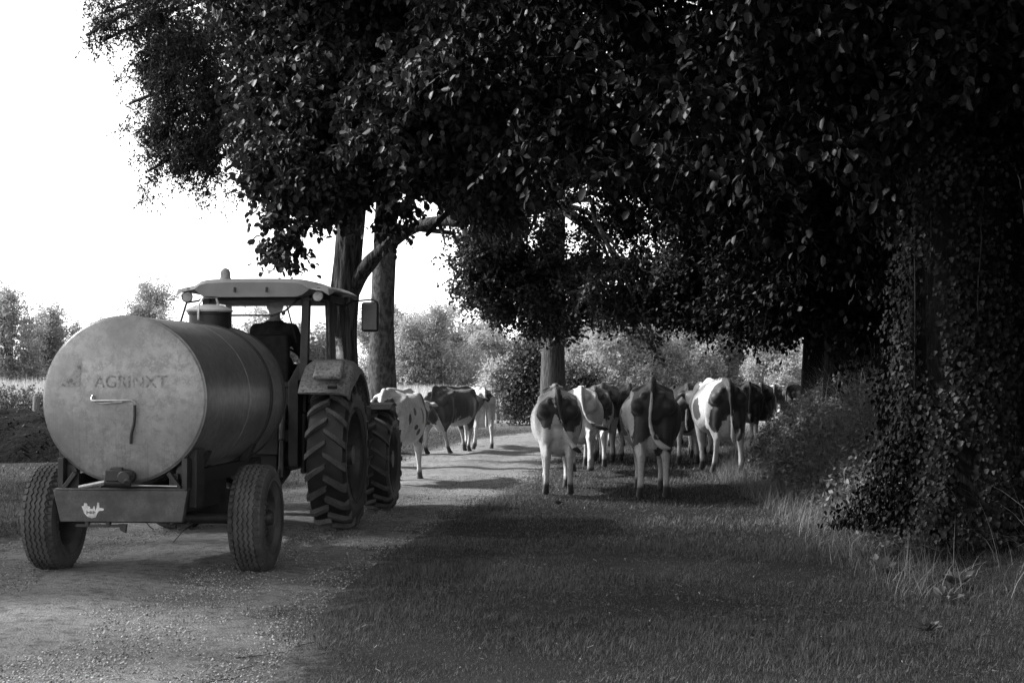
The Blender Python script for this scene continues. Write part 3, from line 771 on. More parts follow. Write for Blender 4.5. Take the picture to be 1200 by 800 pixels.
bc = MB().lathe([(0, .001), (0, .062), (.02, .062), (.022, .055), (.085, .052), (.115, .036), (.13, .001)], 28, Matrix.Translation((-.34, -.15, 2.665)) @ Matrix.Rotation(-pi / 2, 4, 'Y'))
bc.build('beacon', M['stub'], tractor)
# work lamps below the rear corners of the roof
for s in (-1, 1):
    Ml = Matrix.Translation((s * .70, -.33, 2.475)) @ Matrix.Rotation(-pi / 2, 4, 'Z') @ Matrix.Rotation(-.25, 4, 'Y')
    lp = MB().lathe([(-.09, .001), (-.085, .03), (-.03, .052), (0, .062), (.012, .060), (.008, .052)], 24, Ml).box((s * .70, -.29, 2.535), (.03, .03, .07)).build('work_lamp', M['dark'], tractor)
    MB().lathe([(.004, .055), (.012, .03), (.014, .001)], 24, Ml).build('lamp_lens', M['light'], lp)
# mirrors: long arm and upright oval head on the right, bare folded arm on the left
mr_ = MB().tube([(.66, 1.22, 2.43), (.78, 1.20, 2.50), (1.02, 1.18, 2.52), (1.07, 1.18, 2.49), (1.07, 1.18, 2.42)], .011, 8).tube([(.66, 1.22, 2.2), (.72, 1.22, 2.44)], .01, 8)
mr_.build('mirror_arm', M['black'], tractor)
mh = MB().box((.99, 1.18, 2.32), (.20, .06, .34)).build('mirror', M['black'], tractor, .028)
MB().box((.99, 1.148, 2.32), (.165, .006, .30)).build('mirror_glass', paint('mirror_dark_glass', .03, .05, 6, .25, bs=0), mh, .02)
MB().tube([(-.66, 1.22, 2.46), (-.80, .9, 2.52), (-.97, .55, 2.46), (-1.05, .45, 2.1), (-1.03, .45, 1.9)], .013, 8).tube([(-.86, .48, 2.12), (-.87, .48, 2.2), (-.84, .48, 2.2), (-.84, .48, 2.12)], .012, 8).tube([(-.85, .48, 2.12), (-.85, .48, 1.95)], .006, 6).build('mirror_arm', M['black'], tractor)
# seat, wheel, console
seat = MB().box((.06, .38, 1.50), (.48, .46, .14)).box((.06, .15, 1.80), (.46, .12, .58), Matrix.Rotation(.12, 4, 'X')).box((.06, .38, 1.3), (.3, .3, .28)).box((.34, .36, 1.68), (.07, .35, .06)).box((-.22, .36, 1.68), (.07, .35, .06))
seat.build('seat', M['cloth'], tractor, .03)
sw = MB(); c0 = Vector((.06, .95, 1.80)); Rw = Matrix.Rotation(radians(-55), 3, 'X')
ring = [c0 + Rw @ Vector((.19 * cos(tau * k / 24), .19 * sin(tau * k / 24), 0)) for k in range(25)]
sw.tube(ring, .014, 8, False); sw.cyl(c0, (.06, 1.15, 1.35), .03); 
for k in range(3): t = tau * k / 3 + .5; sw.cyl(c0, c0 + Rw @ Vector((.19 * cos(t), .19 * sin(t), 0)), .01, n=6)
sw.build('steering_wheel', M['black'], tractor)
MB().box((.06, 1.18, 1.40), (.35, .16, .5)).box((.5, .55, 1.48), (.16, .7, .3)).build('console', M['black'], tractor, .02)

# ------------------------------------------------------------------ driver
drv = empty('person', TR + Matrix.Rotation(HD, 3, 'Z') @ Vector((.07, .35, 1.63)), HD, 'person in a dark jacket and pale cap sitting at the wheel inside the cab', 'person')
b = MB()   # local origin = seat top
b.cap((0, .02, .10), .155, (0, -.0, .32), .155).cap((0, 0, .30), .16, (0, .03, .48), .15).cap((-.12, .02, .50), .085, (.12, .02, .50), .085).cap((-.07, 0, .12), .14, (.07, 0, .12), .14)
b.cap((-.07, .01, .40), .13, (.07, .01, .40), .13)
for s in (-1, 1):
    b.chain([((s * .18, .02, .50), .078), ((s * .25, .14, .28), .060), ((s * .20, .42, .28), .047), ((s * .17, .49, .30), .032)])
    b.chain([((s * .09, .05, .06), .10), ((s * .13, .45, .07), .075), ((s * .13, .55, -.15), .06), ((s * .13, .58, -.30), .048)]); b.cap((s * .13, .56, -.34), .045, (s * .13, .72, -.36), .035)
    for k in range(4):
        b.chain([((s * (.20 - .022 * k), .50, .315), .0125), ((s * (.19 - .022 * k), .57, .33), .011), ((s * (.18 - .02 * k), .585, .30), .0095)], 8)
    b.chain([((s * .17, .49, .30), .013), ((s * .14, .53, .27), .011)], 8)
b.cap((0, .02, .55), .06, (0, .045, .66), .055)
hc = Vector((0, .06, .77))
b.ball(hc, (.086, .102, .118)).ball(hc + Vector((0, .085, -.045)), (.045, .03, .05)).cap(hc + Vector((0, .09, .0)), .012, hc + Vector((0, .115, -.02)), .014, 8)
for s in (-1, 1): b.ball(hc + Vector((s * .08, -.01, -.01)), (.012, .022, .032))
bm_ = remeshed(b, 'body', .011, 3); bm_.materials.append(M['cloth']); bm_.materials.append(M['skin'])
zz = np.empty(len(bm_.vertices) * 3, np.float32); bm_.vertices.foreach_get('co', zz); zz = zz.reshape(-1, 3)
mi = [1 if (zz[p.vertices[0]][2] > .60 or (zz[p.vertices[0]][1] > .475 and zz[p.vertices[0]][2] > .2)) else 0 for p in bm_.polygons]
bm_.polygons.foreach_set('material_index', mi)
link_mesh('body', bm_, drv); drv.scale = (1.06, 1.0, 1.03)
cp = MB().lathe([(-.02, .100), (.02, .104), (.06, .094), (.095, .058), (.108, .001)], 28, Matrix.Translation(hc + Vector((0, 0, .03))) @ Matrix.Rotation(-pi / 2, 4, 'Y') @ Matrix.Scale(1.12, 4, (0, 1, 0)))
cp.box(hc + Vector((0, .13, .025)), (.14, .08, .012))
cp.build('cap', M['cap'], drv)
# ------------------------------------------------------------------ cows
def coatmat(name, wht, drk):
    m, nt, p, out = newmat(name)
    at = nt.nodes.new('ShaderNodeAttribute'); at.attribute_name = 'coat'
    ah = nt.nodes.new('ShaderNodeAttribute'); ah.attribute_name = 'hoof'
    f, raw = noise_fac(nt, 4.5, 6, 0, 1)
    ma = nt.nodes.new('ShaderNodeMath'); ma.operation = 'MULTIPLY_ADD'; ma.inputs[1].default_value = 1.25; nt.links.new(raw, ma.inputs[0])
    nt.links.new(at.outputs['Fac'], ma.inputs[2])
    mr = nt.nodes.new('ShaderNodeMapRange'); mr.inputs[1].default_value = .61; mr.inputs[2].default_value = .65; nt.links.new(ma.outputs[0], mr.inputs[0])
    fd, rd = noise_fac(nt, 5, 5, .35, .75)
    fm, rm = noise_fac(nt, 22, 4, .50, .72)
    w = mixc(nt, fd, wht, wht * .72); w = mixc(nt, fm, w, wht * .6)
    d = mixc(nt, fd, drk, drk * 1.7)
    c = mixc(nt, mr.outputs[0], w, d); c = mixc(nt, ah.outputs['Fac'], c, .02)
    nt.links.new(c, p.inputs['Base Color']); p.inputs['Roughness'].default_value = .55
    p.inputs['Specular IOR Level'].default_value = .3; p.inputs['Sheen Weight'].default_value = .15
    f3, r3 = noise_fac(nt, 14, 5, 0, 1, stretch=(1, 1, .6)); bump(nt, p, r3, .35, .02)
    return m
coatA = coatmat('cow_coat', .46, .020); coatB = coatmat('brown_cow_coat', .36, .036)

def cow_body(legs, tail, neck=(0, 0), belly=1.0, vox=.021):
    """legs: 4 (dy, lift) for hind left, hind right, front left, front right; neck = (turn, drop)"""
    mb = MB()
    secs = [(-.90, 1.22, .09, .07, .09), (-.86, 1.20, .15, .15, .22), (-.74, 1.17, .225, .235, .30), (-.60, 1.15, .265, .275, .34), (-.40, 1.12, .275, .315, .36), (-.2, 1.08, .33, .335, .42 * belly),
            (.05, 1.03, .375 * belly, .37, .45 * belly), (.3, 1.02, .365 * belly, .385, .44 * belly), (.52, 1.05, .31, .37, .42), (.70, 1.10, .25, .31, .40), (.85, 1.12, .19, .24, .32), (.95, 1.14, .10, .12, .16)]
    n = 28; V = []; F = []
    for (y, zc, hw, ht, hb) in secs:
        for k in range(n):
            t = tau * k / n; c, s = cos(t), sin(t)
            x = hw * math.copysign(abs(c) ** .85, c); z = zc + (ht * abs(s) ** (1.05 if s > 0 else .9) if s > 0 else -hb * abs(s) ** .9)
            if s > 0: x *= 1 - .20 * s * s
            V.append((x, y, z))
    for i in range(len(secs) - 1):
        for k in range(n): k2 = (k + 1) % n; F.append((i * n + k, i * n + k2, (i + 1) * n + k2, (i + 1) * n + k))
    F.append(tuple(reversed(range(n)))); F.append(tuple((len(secs) - 1) * n + k for k in range(n)))
    mb.add(V, F)
    # spine, hook and pin bones, withers
    mb.chain([((0, -.84, 1.385), .045), ((0, -.55, 1.44), .05), ((0, -.3, 1.435), .05), ((0, .2, 1.40), .05), ((0, .6, 1.425), .06), ((0, .95, 1.34), .06)])
    for s in (-1, 1):
        mb.cap((s * .08, -.40, 1.39), .055, (s * .225, -.40, 1.325), .055); mb.cap((s * .09, -.70, 1.30), .06, (s * .115, -.86, 1.29), .055)
        mb.cap((s * .22, -.40, 1.30), .06, (s * .18, -.80, 1.16), .11)
        mb.ball((s * .16, .55, 1.12), (.13, .22, .30))
    # udder
    mb.ball((0, -.52, .72), (.19, .27, .21)); mb.ball((0, -.70, .86), (.12, .12, .18))
    for sx in (-1, 1):
        for yy in (-.58, -.42): mb.cap((sx * .075, yy, .60), .028, (sx * .08, yy, .53), .02, 8)
    for i, s in ((0, -1), (1, 1)):
        dy, lift = legs[i]
        hx = .155; hock = (s * hx, -.80 + dy * .55, .52 + lift * .55); fet = (s * (hx + .01), -.74 + dy - (.16 if lift > .05 else 0), .15 + lift); hoof = (s * (hx + .015), -.66 + dy - (.2 if lift > .05 else 0), .045 + lift * .8)
        mb.chain([((s * .165, -.62, 1.12), .165), ((s * .175, -.60 + dy * .1, .92), .148), ((s * .168, -.62 + dy * .3, .74), .108), (hock, .058)], 18)
        mb.cap((s * .18, -.42, .95), .11, (s * .19, -.45 + dy * .2, .74), .09)
        mb.cap((s * .14, -.74, .98), .09, (s * .15, -.76 + dy * .3, .76), .075)
        mb.chain([(hock, .056), (((hock[0] + fet[0]) / 2, (hock[1] + fet[1]) / 2 - .0, (hock[2] + fet[2]) / 2), .040), (fet, .046), (hoof, .050)], 12)
        hk = Vector(hock); mb.cap(hk + Vector((0, -.04, .03)), .035, hk + Vector((0, -.01, .15)), .03, 10)
        h = Vector(hoof); mb.cap(h + Vector((-.02, 0, -.005)), .04, h + Vector((-.022, .055, -.012)), .030, 10).cap(h + Vector((.02, 0, -.005)), .04, h + Vector((.022, .055, -.012)), .030, 10)
    for i, s in ((2, -1), (3, 1)):
        dy, lift = legs[i]
        kn = (s * .15, .60 + dy * .55 + (.06 if lift > .05 else 0), .44 + lift * .5); fet = (s * .15, .59 + dy - (.12 if lift > .05 else 0), .14 + lift); hoof = (s * .15, .63 + dy - (.14 if lift > .05 else 0), .045 + lift * .8)
        mb.chain([((s * .19, .62, 1.05), .14), ((s * .17, .52, .80), .10), (kn, .056), (((kn[0] + fet[0]) / 2, (kn[1] + fet[1]) / 2, (kn[2] + fet[2]) / 2), .038), (fet, .045), (hoof, .05)], 14)
        h = Vector(hoof); mb.cap(h + Vector((-.02, 0, -.005)), .04, h + Vector((-.022, .055, -.012)), .030, 10).cap(h + Vector((.02, 0, -.005)), .04, h + Vector((.022, .055, -.012)), .030, 10)
    # neck and head
    tn, dr = neck
    def N(r, z, x=0):   # r forward from the withers, bent sideways and down
        a = tn * min(r / .7, 1.25); d_ = dr * max(r / .7, 0) ** 1.3
        return Vector((math.sin(a) * r * .8 + cos(a) * x, .82 + cos(a) * r, z - d_ - .0 * x))
    for (r0, z0, q0), (r1, z1, q1) in (((-.15, 1.10, .24), (.12, 1.12, .19)), ((.12, 1.12, .19), (.36, 1.17, .15)), ((.36, 1.17, .15), (.52, 1.22, .125)), ((-.1, 1.0, .16), (.25, 1.02, .12))):
        mb.cap(N(r0, z0), q0, N(r1, z1), q1, 18)
    mb.cap(N(.55, 1.24), .105, N(.75, 1.12), .088, 16).cap(N(.75, 1.12), .088, N(.93, .98), .066, 16).ball(N(.96, .955), (.072, .075, .062))
    mb.cap(N(.55, 1.14), .07, N(.78, 1.03), .05, 12)
    for s in (-1, 1):
        mb.cap(N(.52, 1.28, s * .08), .03, N(.50, 1.27, s * .17), .042, 10).cap(N(.50, 1.27, s * .17), .042, N(.49, 1.24, s * .25), .018, 10)
        mb.ball(N(.68, 1.19, s * .085), .025); mb.ball(N(.97, .965, s * .04), .022)
    # tail
    pts = [Vector(q) for q in tail]; pts = [pts[0]] + [p for p in pts[1:]]
    rr_ = np.interp(np.linspace(0, 1, len(pts)), [0, .15, .5, .72, .86, 1], [.052, .036, .026, .030, .05, .022])
    for a, b_, r0, r1 in zip(pts[:-1], pts[1:], rr_[:-1], rr_[1:]): mb.cap(a, r0, b_, r1, 10)
    me = remeshed(mb, 'cow_body', vox, 5)
    return me

def bez(P, n=10):
    P = [Vector(p) for p in P]; out = []
    for i in range(n + 1):
        t = i / n * (len(P) - 1); k = min(int(t), len(P) - 2); f = t - k
        p0, p1, p2, p3 = P[max(k - 1, 0)], P[k], P[k + 1], P[min(k + 2, len(P) - 1)]
        out.append(.5 * ((2 * p1) + (p2 - p0) * f + (2 * p0 - 5 * p1 + 4 * p2 - p3) * f * f + (3 * p1 - p0 - 3 * p2 + p3) * f ** 3))
    return out
T_hang = bez([(0, -.78, 1.43), (0, -.90, 1.36), (.0, -.95, 1.15), (.01, -.96, .9), (.03, -.95, .68), (.04, -.93, .50)])
T_c4 = bez([(-.01, -.78, 1.45), (0, -.90, 1.43), (.0, -.97, 1.26), (.05, -.98, 1.02), (.13, -.99, .80), (.22, -1.0, .66), (.30, -.98, .60)], 12)
T_c9 = bez([(0, -.70, 1.45), (0, -.83, 1.51), (-.01, -.94, 1.42), (-.03, -.97, 1.2), (-.05, -.98, .98), (.0, -1.0, .78), (.11, -1.0, .66), (.20, -.98, .64)], 12)
T_c5 = bez([(0, -.78, 1.44), (.02, -.92, 1.35), (.06, -.97, 1.1), (.14, -1.0, .93), (.30, -1.02, .82), (.46, -1.0, .78)], 12)
T_up = bez([(0, -.74, 1.43), (0, -.87, 1.44), (.01, -.95, 1.30), (-.01, -.97, 1.1), (-.02, -.96, .85), (-.01, -.93, .62)])

bodies = {
 'together': cow_body([(.02, 0), (-.03, 0), (.15, 0), (-.15, 0)], T_c4, (-.1, .18), 1.0),
 'big':      cow_body([(-.14, 0), (.02, 0), (.12, 0), (-.1, 0)], T_c9, (.15, .12), 1.09),
 'liftR':    cow_body([(.18, 0), (-.22, .13), (-.12, 0), (.15, 0)], T_hang, (.25, .10), 1.0),
 'liftR2':   cow_body([(.10, 0), (-.20, .14), (-.1, 0), (.15, 0)], T_c5, (.1, .15), 1.0),
 'stride':   cow_body([(-.20, 0), (.20, 0), (.20, 0), (-.15, 0)], T_up, (-.15, .15), 1.0),
 'stride2':  cow_body([(.20, 0), (-.18, 0), (-.18, 0), (.2, 0)], T_hang, (-.5, .1), 1.0),
}
# coat patches: base -1 pale / +1 dark, then ('d' or 'w', centre, radii)
cow_n = 0
def cow(px, feet, pose, yaw, base, patches, label, sc=1.0, brown=False, Y=None):
    global cow_n
    Y = Y or 2880.0 / (feet - 445); x = (px - 600) / 1800 * Y
    src = bodies[pose]; me = src.copy(); me.name = 'body'
    co = np.empty(len(me.vertices) * 3, np.float32); me.vertices.foreach_get('co', co); co = co.reshape(-1, 3)
    f = np.full(len(co), .42 * base)
    def dist(c, r): return np.sqrt((((co - np.array(c)) / np.array(r)) ** 2).sum(1))
    for k, c, r in patches:
        d = 1 - dist(c, r); f = np.maximum(f, d) if k == 'd' else np.minimum(f, -d)
    # pale lower legs and udder
    f = np.minimum(f, -(.62 - co[:, 2]) * 2.2 + .35 * np.sin(co[:, 0] * 9 + co[:, 1] * 7 + px)) if base > 0 else f
    f = np.where((co[:, 2] < .6) & (base > 0), np.minimum(f, -(.5 - co[:, 2]) * 3), f)
    # zero crossing: the material compares coat + noise*.9 with .465, noise is around .5
    a = me.attributes.new('coat', 'FLOAT', 'POINT'); a.data.foreach_set('value', (f * .9).astype(np.float32))
    hf = np.clip((.20 - co[:, 2]) / .06, 0, 1) * (co[:, 2] < .25)
    lift = [v for v in ()]
    a = me.attributes.new('hoof', 'FLOAT', 'POINT'); a.data.foreach_set('value', (hf * .92).astype(np.float32))
    root = empty('cow', (x, Y, float(gh(x, Y)) if True else 0), -radians(yaw), label, 'cow', 'herd of cows walking away')
    root.scale = (sc, sc, sc)
    o = link_mesh('body', me, root, [coatB if brown else coatA])
    # move the body so that the named point under the hind feet sits at the root
    o.location = (0, .70, 0)
    cow_n += 1
    return root
cow(452, 571, 'liftR', 11, -1, [('d', (-.13, -.85, 1.15), (.10, .25, .22)), ('d', (.12, -.86, 1.12), (.10, .25, .25)), ('d', (.34, -.35, .98), (.1, .06, .10)), ('d', (.36, -.2, 1.12), (.1, .05, .07)), ('d', (.36, -.12, .88), (.1, .07, .05)), ('d', (.36, .12, 1.05), (.1, .06, .14)), ('d', (.36, 0, .8), (.1, .05, .06)), ('d', (.3, .55, 1.0), (.2, .10, .4)), ('d', (.3, -.45, .55), (.2, .2, .12)), ('d', (0, 1.5, 1.1), (.3, .4, .3))],
    'pale cow with small dark flecks on its flank, just past the tractor front wheel', 1.0)
cow(513, 532, 'stride', 26, 1, [('w', (.2, .1, .62), (.25, .3, .18)), ('w', (0, -.5, .7), (.22, .3, .2))], 'brown cow with a pale belly, between the flecked cow and the one by the post', 1.0, True)
cow(566, 527, 'stride2', -14, -1, [('d', (.14, -.55, 1.32), (.26, .4, .26)), ('d', (.34, .1, 1.0), (.18, .5, .35)), ('d', (-.2, .5, 1.1), (.3, .4, .5)), ('d', (-.3, 1.3, 1.1), (.6, .5, .5))], 'pale cow with a dark patch over its right hip, nearest to the wooden fence post', .98)
cow(654, 582, 'together', 0, -1, [('d', (-.17, -.84, 1.14), (.13, .3, .24)), ('d', (.18, -.84, 1.12), (.23, .35, .27)), ('d', (.36, -.1, .92), (.14, .55, .32)), ('d', (.0, -.88, 1.36), (.05, .2, .16)), ('d', (.30, -.98, .60), (.12, .2, .09)), ('d', (0, .9, 1.2), (.4, .5, .4)), ('d', (0, .1, 1.4), (.22, .25, .1))],
    'white cow with two dark patches on its rump, leftmost of the two nearest cows', .99)
cow(680, 560, 'liftR2', 4, -1, [('d', (-.25, -.6, 1.2), (.2, .4, .3)), ('d', (.2, .3, 1.35), (.25, .3, .2)), ('d', (0, 1.2, 1.2), (.4, .5, .5)), ('d', (.46, -1.0, .78), (.15, .1, .06)), ('d', (.3, -1.02, .82), (.2, .1, .06))],
    'pale cow swinging its tail out to the right, half hidden behind the nearest white cow', 1.0)
cow(652, 541, 'stride', 0, 1, [('w', (0, 0, 1.45), (.2, .7, .12))], 'dark cow almost hidden beyond the nearest white cow, only a bit of its back showing', 1.02)
cow(707, 543, 'stride2', 5, 1, [('w', (.0, -.3, 1.45), (.22, .3, .10)), ('w', (.05, -.7, .68), (.3, .4, .18))], 'dark cow with a white back patch, right of the cow swinging its tail', 1.03, True)
cow(738, 542, 'stride', 4, 1, [('w', (-.3, -.4, .8), (.12, .5, .5)), ('w', (.1, -.8, .8), (.2, .2, .3))], 'dark cow partly hidden behind the left side of the big dark striped cow', 1.02, True)
cow(765, 585, 'big', 3, 1, [('w', (-.34, -.45, 1.02), (.12, .45, .42)), ('w', (-.03, -1.0, 1.0), (.035, .06, .34)), ('w', (.0, -.60, .70), (.10, .3, .14)), ('w', (-.25, -.3, .7), (.13, .5, .12))],
    'big dark cow with a white stripe down its left side and raised tail root', 1.06)
cow(806, 546, 'stride', 6, 1, [('w', (-.05, -.95, 1.0), (.06, .1, .3)), ('w', (-.2, -.8, .7), (.2, .3, .15))], 'brown cow showing between the big dark cow and the black and white cow', 1.02, True)
cow(852, 558, 'stride2', -5, -1, [('d', (-.06, -.86, 1.2), (.24, .36, .36)), ('d', (.26, -.7, 1.12), (.28, .6, .55)), ('d', (-.2, -.80, .85), (.10, .3, .22)), ('d', (.02, -.5, 1.38), (.10, .5, .12)), ('d', (-.38, -.05, 1.0), (.1, .18, .2)), ('d', (.12, -.9, .8), (.10, .3, .3)), ('d', (-.33, .5, 1.1), (.2, .3, .4)), ('d', (-.3, 1.4, 1.1), (.6, .5, .5))],
    'black and white patched cow beside the bank, its pale left flank showing', 1.08)
cow(878, 524, 'stride', 4, 1, [], 'black cow with white shins just behind the black and white cow', 1.04)
cow(893, 519, 'together', 8, 1, [('w', (0, .2, 1.45), (.2, .4, .12))], 'black cow with a white back, beside the edge of the bank', 1.02)
cow(908, 508, 'stride2', 14, 1, [('w', (0, -.3, 1.45), (.2, .5, .12)), ('w', (0, .8, 1.4), (.3, .4, .2))], 'farther black cow with white along its spine, seen over the tip of the bank', 1.0)
cow(930, 518, 'stride', 55, -1, [('d', (.12, -.85, 1.2), (.16, .3, .22)), ('d', (.35, -.1, 1.1), (.2, .35, .4))], 'pale cow mostly hidden behind the bank below the leaning trunk, rightmost of the herd', .98)
cow(790, 522, 'stride2', 6, -1, [('d', (0, -.6, 1.2), (.3, .5, .35)), ('d', (0, .4, 1.2), (.5, .3, .5))], 'far pale cow glimpsed between the big striped cow and the brown cow beside it', .98)
cow(697, 548, 'stride2', 2, -1, [('d', (.1, -.7, 1.2), (.4, .5, .4)), ('d', (0, .5, 1.2), (.5, .4, .5))], 'dark-rumped cow between the cow swinging its tail and the white-backed dark one', 1.0)
cow(821, 538, 'liftR', 4, 1, [('w', (-.2, -.8, .8), (.15, .3, .3))], 'dark cow just left of the black and white patched cow, mostly hidden', 1.02)
cow(722, 524, 'together', 4, 1, [('w', (0, .2, 1.2), (.5, .3, .5))], 'far dark cow with a pale belt, left of the big dark striped cow', .98)
for b_ in bodies.values(): bpy.data.meshes.remove(b_)

# ------------------------------------------------------------------ trees and plants
def W(px, py, Y): return np.array([(px - 600) / 1800 * Y, Y, CAM_H - (py - 445) / 1800 * Y])
def unit(a): return a / np.maximum(np.linalg.norm(a, axis=-1, keepdims=True), 1e-9)
def leaf_arrays(C, D, L, Wd, r, fold=.25, up=1.0, simple=False):
    """C base points, D axis directions, L lengths, Wd widths -> verts, quads"""
    n = len(C); Nn = unit(r.normal(0, .55, (n, 3)) + np.array([0, 0, up])); Sd = unit(np.cross(D, Nn)); Nn = np.cross(Sd, D)
    l = L[:, None]; w = (Wd / 2)[:, None]
    if simple:
        V = np.stack([C, C + D * l * .5 + Sd * w, C + D * l, C + D * l * .5 - Sd * w], 1); F = np.array([(0, 1, 2, 3)])
    else:
        f = Nn * w * fold
        V = np.stack([C, C + D * l * .28 + Sd * w * .85 + f, C + D * l * .72 + Sd * w * .8 + f * .6, C + D * l - Nn * w * .25, C + D * l * .72 - Sd * w * .8 + f * .6, C + D * l * .28 - Sd * w * .85 + f], 1)
        F = np.array([(0, 1, 2, 3), (0, 3, 4, 5)])
    k = V.shape[1]; idx = (F[None] + (np.arange(n) * k)[:, None, None]).ravel()
    return V.reshape(-1, 3), idx
def leaf_mesh(name, parts):
    V = []; I = []; o = 0
    for v, i in parts: V.append(v); I.append(i + o); o += len(v)
    return fast_mesh(name, np.concatenate(V), 4, np.concatenate(I))
def crown_pts(lobes, ncl, r, shell=.55, clump=.72):
    """cluster centres in a set of ellipsoids (centre, radii, weight)"""
    w = np.array([l[2] * np.prod(l[1]) ** (2 / 3) for l in lobes]); w /= w.sum(); k = r.choice(len(lobes), ncl, p=w)
    d = unit(r.normal(0, 1, (ncl, 3))); rad = r.random(ncl) ** (1 / 3 * shell + .0)
    c = np.array([l[0] for l in lobes])[k]; R = np.array([l[1] for l in lobes])[k]
    # gather the sprays into boughs so the crown breaks into clumps with gaps between
    nsub = 9; sd_ = unit(r.normal(0, 1, (len(lobes), nsub, 3))); sr = r.uniform(.35, 1.08, (len(lobes), nsub, 1)); j = r.integers(0, nsub, ncl)
    sub = c + (sd_ * sr)[k, j] * R * .85; q = sub + R * r.normal(0, .19, (ncl, 3)) + np.array([0, 0, -.06]) * R[:, 2:3]
    m = r.random(ncl) < clump
    return np.where(m[:, None], q, c + d * R * rad[:, None]), k, d
def sprays(C, Dn, r, ntw, nlf, tlen, llen, lwid, droop=.6, fold=.25, simple=False, up=1.0, hang=.5):
    """each cluster centre gets ntw twigs with nlf leaves; returns leaf arrays and twig tubes"""
    n = len(C); T = unit(r.normal(0, 1, (n, ntw, 3)) * np.array([1, 1, .6]) + Dn[:, None] * .7)
    tl = tlen * r.uniform(.5, 1.2, (n, ntw, 1)); B = C[:, None] + r.normal(0, tlen * .18, (n, ntw, 3)) - T * tl * .45
    t = (np.arange(nlf)[None, None] + r.random((n, ntw, nlf))) / nlf
    P = B[:, :, None] + T[:, :, None] * (tl[:, :, None] * t[..., None]); P[..., 2] -= droop * (tl[:, :, None, 0] * t ** 2 * .7)
    D = unit(T[:, :, None] * .6 + r.normal(0, .75, (n, ntw, nlf, 3)) + np.array([0, 0, -hang]))
    L = llen * r.uniform(.6, 1.2, (n, ntw, nlf)); Wd = L * lwid * r.uniform(.8, 1.2, (n, ntw, nlf))
    P = P.reshape(-1, 3); D = D.reshape(-1, 3)
    la = leaf_arrays(P, D, L.ravel(), Wd.ravel(), r, fold, up, simple)
    E = B + T * tl; E[..., 2] -= droop * tl[..., 0] * .7; Mid = B + T * tl * .5; Mid[..., 2] -= droop * tl[..., 0] * .175
    return la, (B.reshape(-1, 3), Mid.reshape(-1, 3), E.reshape(-1, 3))
def twig_tubes(tw, rad):
    B, Mi, E = tw; n = len(B); ang = np.array([0, tau / 3, 2 * tau / 3]); V = []
    d = unit(E - B); a = unit(np.cross(d, np.array([.3, .2, 1.]))); b = np.cross(d, a)
    for P, k in ((B, 1), (Mi, .7), (E, .35)):
        V.append(P[:, None] + rad * k * (a[:, None] * np.cos(ang)[None, :, None] + b[:, None] * np.sin(ang)[None, :, None]))
    V = np.concatenate(V, 1); F = np.array([(i * 3 + j, i * 3 + (j + 1) % 3, i * 3 + 3 + (j + 1) % 3, i * 3 + 3 + j) for i in range(2) for j in range(3)])
    return V.reshape(-1, 3), (F[None] + (np.arange(n) * 9)[:, None, None]).ravel()
def trunk_mb(pts, rad, n=28, furrow=.08, seed=0, subdiv=8):
    r = random.Random(seed); P = bez(pts, subdiv * (len(pts) - 1)); R = np.interp(np.linspace(0, 1, len(P)), np.linspace(0, 1, len(rad)), rad)
    ph = [r.uniform(0, 6) for _ in range(4)]
    def jit(i, k):
        t = tau * k / n; z = i * .35
        return 1 + furrow * (.5 * sin(3 * t + ph[0] + z * .3) + .35 * sin(7 * t + ph[1] - z * .5) + .5 * sin(12 * t + ph[2] + z * .25 + sin(z))) 
    return MB().tube(P, list(R), n, True, jit)
def limbs(mb, starts, ends, r0, r1, r, sag=.1, n=8):
    for s_, e in zip(starts, ends):
        s_, e = Vector(s_), Vector(e); m1 = s_.lerp(e, .35) + Vector((r.normal(0, .15), r.normal(0, .15), .25 * (e - s_).length * .5)); m2 = s_.lerp(e, .7) + Vector((r.normal(0, .2), r.normal(0, .2), .12 * (e - s_).length))
        P_ = bez([s_, m1, m2, e], 9); mb.tube(P_, list(np.linspace(r0, r1, len(P_))), n, True)

def tree(name, label, cat, base, tpts, trad, lobes, ncl, ntw, nlf, tlen, llen, lwid, lmat, bmat, seed, droop=.6, hang=.5, simple=False, furrow=.08, group=None, nlimb=10, extra=None, twr=.006, forks=None, shell=.55):
    r = np.random.default_rng(seed)
    root = empty(name, tuple(base), 0, label, cat, group); b = np.array(base, float)
    tm = trunk_mb([Vector(p) - Vector(b) for p in tpts], trad, 28, furrow, seed)
    link_mesh('trunk', tm.mesh('trunk', 60), root, [bmat])
    C, k, d = crown_pts([(np.array(c) - b, np.array(R), w) for c, R, w in lobes], ncl, r, shell)
    la, tw = sprays(C, d, r, ntw, nlf, tlen, llen, lwid, droop, .25, simple, 1.0, hang)
    link_mesh('crown', leaf_mesh('crown', [la]), root, [lmat])
    br = MB(); st, en = [], []
    fk = forks or [tpts[-1]]
    for l in lobes:
        c = Vector(np.array(l[0]) - b); s_ = min([Vector(f) - Vector(b) for f in fk], key=lambda q: (q - c).length); st.append(s_); en.append(c)
    limbs(br, st, en, trad[-1] * .55, .03, r)
    for i in range(nlimb):
        j = r.integers(len(C)); lc = Vector(np.array(lobes[k[j]][0]) - b); br.tube(bez([lc, lc.lerp(Vector(C[j]), .5) + Vector((0, 0, .1)), Vector(C[j])], 5), [.03, .025, .022, .018, .013, .01], 6)
    if extra: extra(br, b)
    o = link_mesh('branches', br.mesh('branches', 60), root, [bmat])
    if twr:
        V, I = twig_tubes(tw, twr); link_mesh('twigs', fast_mesh('twigs', V, 4, I), root, [bmat])
    return root
def LB(px, py, Y, rx, ry, rY, w=1.0):
    c = W(px, py, Y); s = Y / 1800; return (c, (rx * s, rY, ry * s), w)

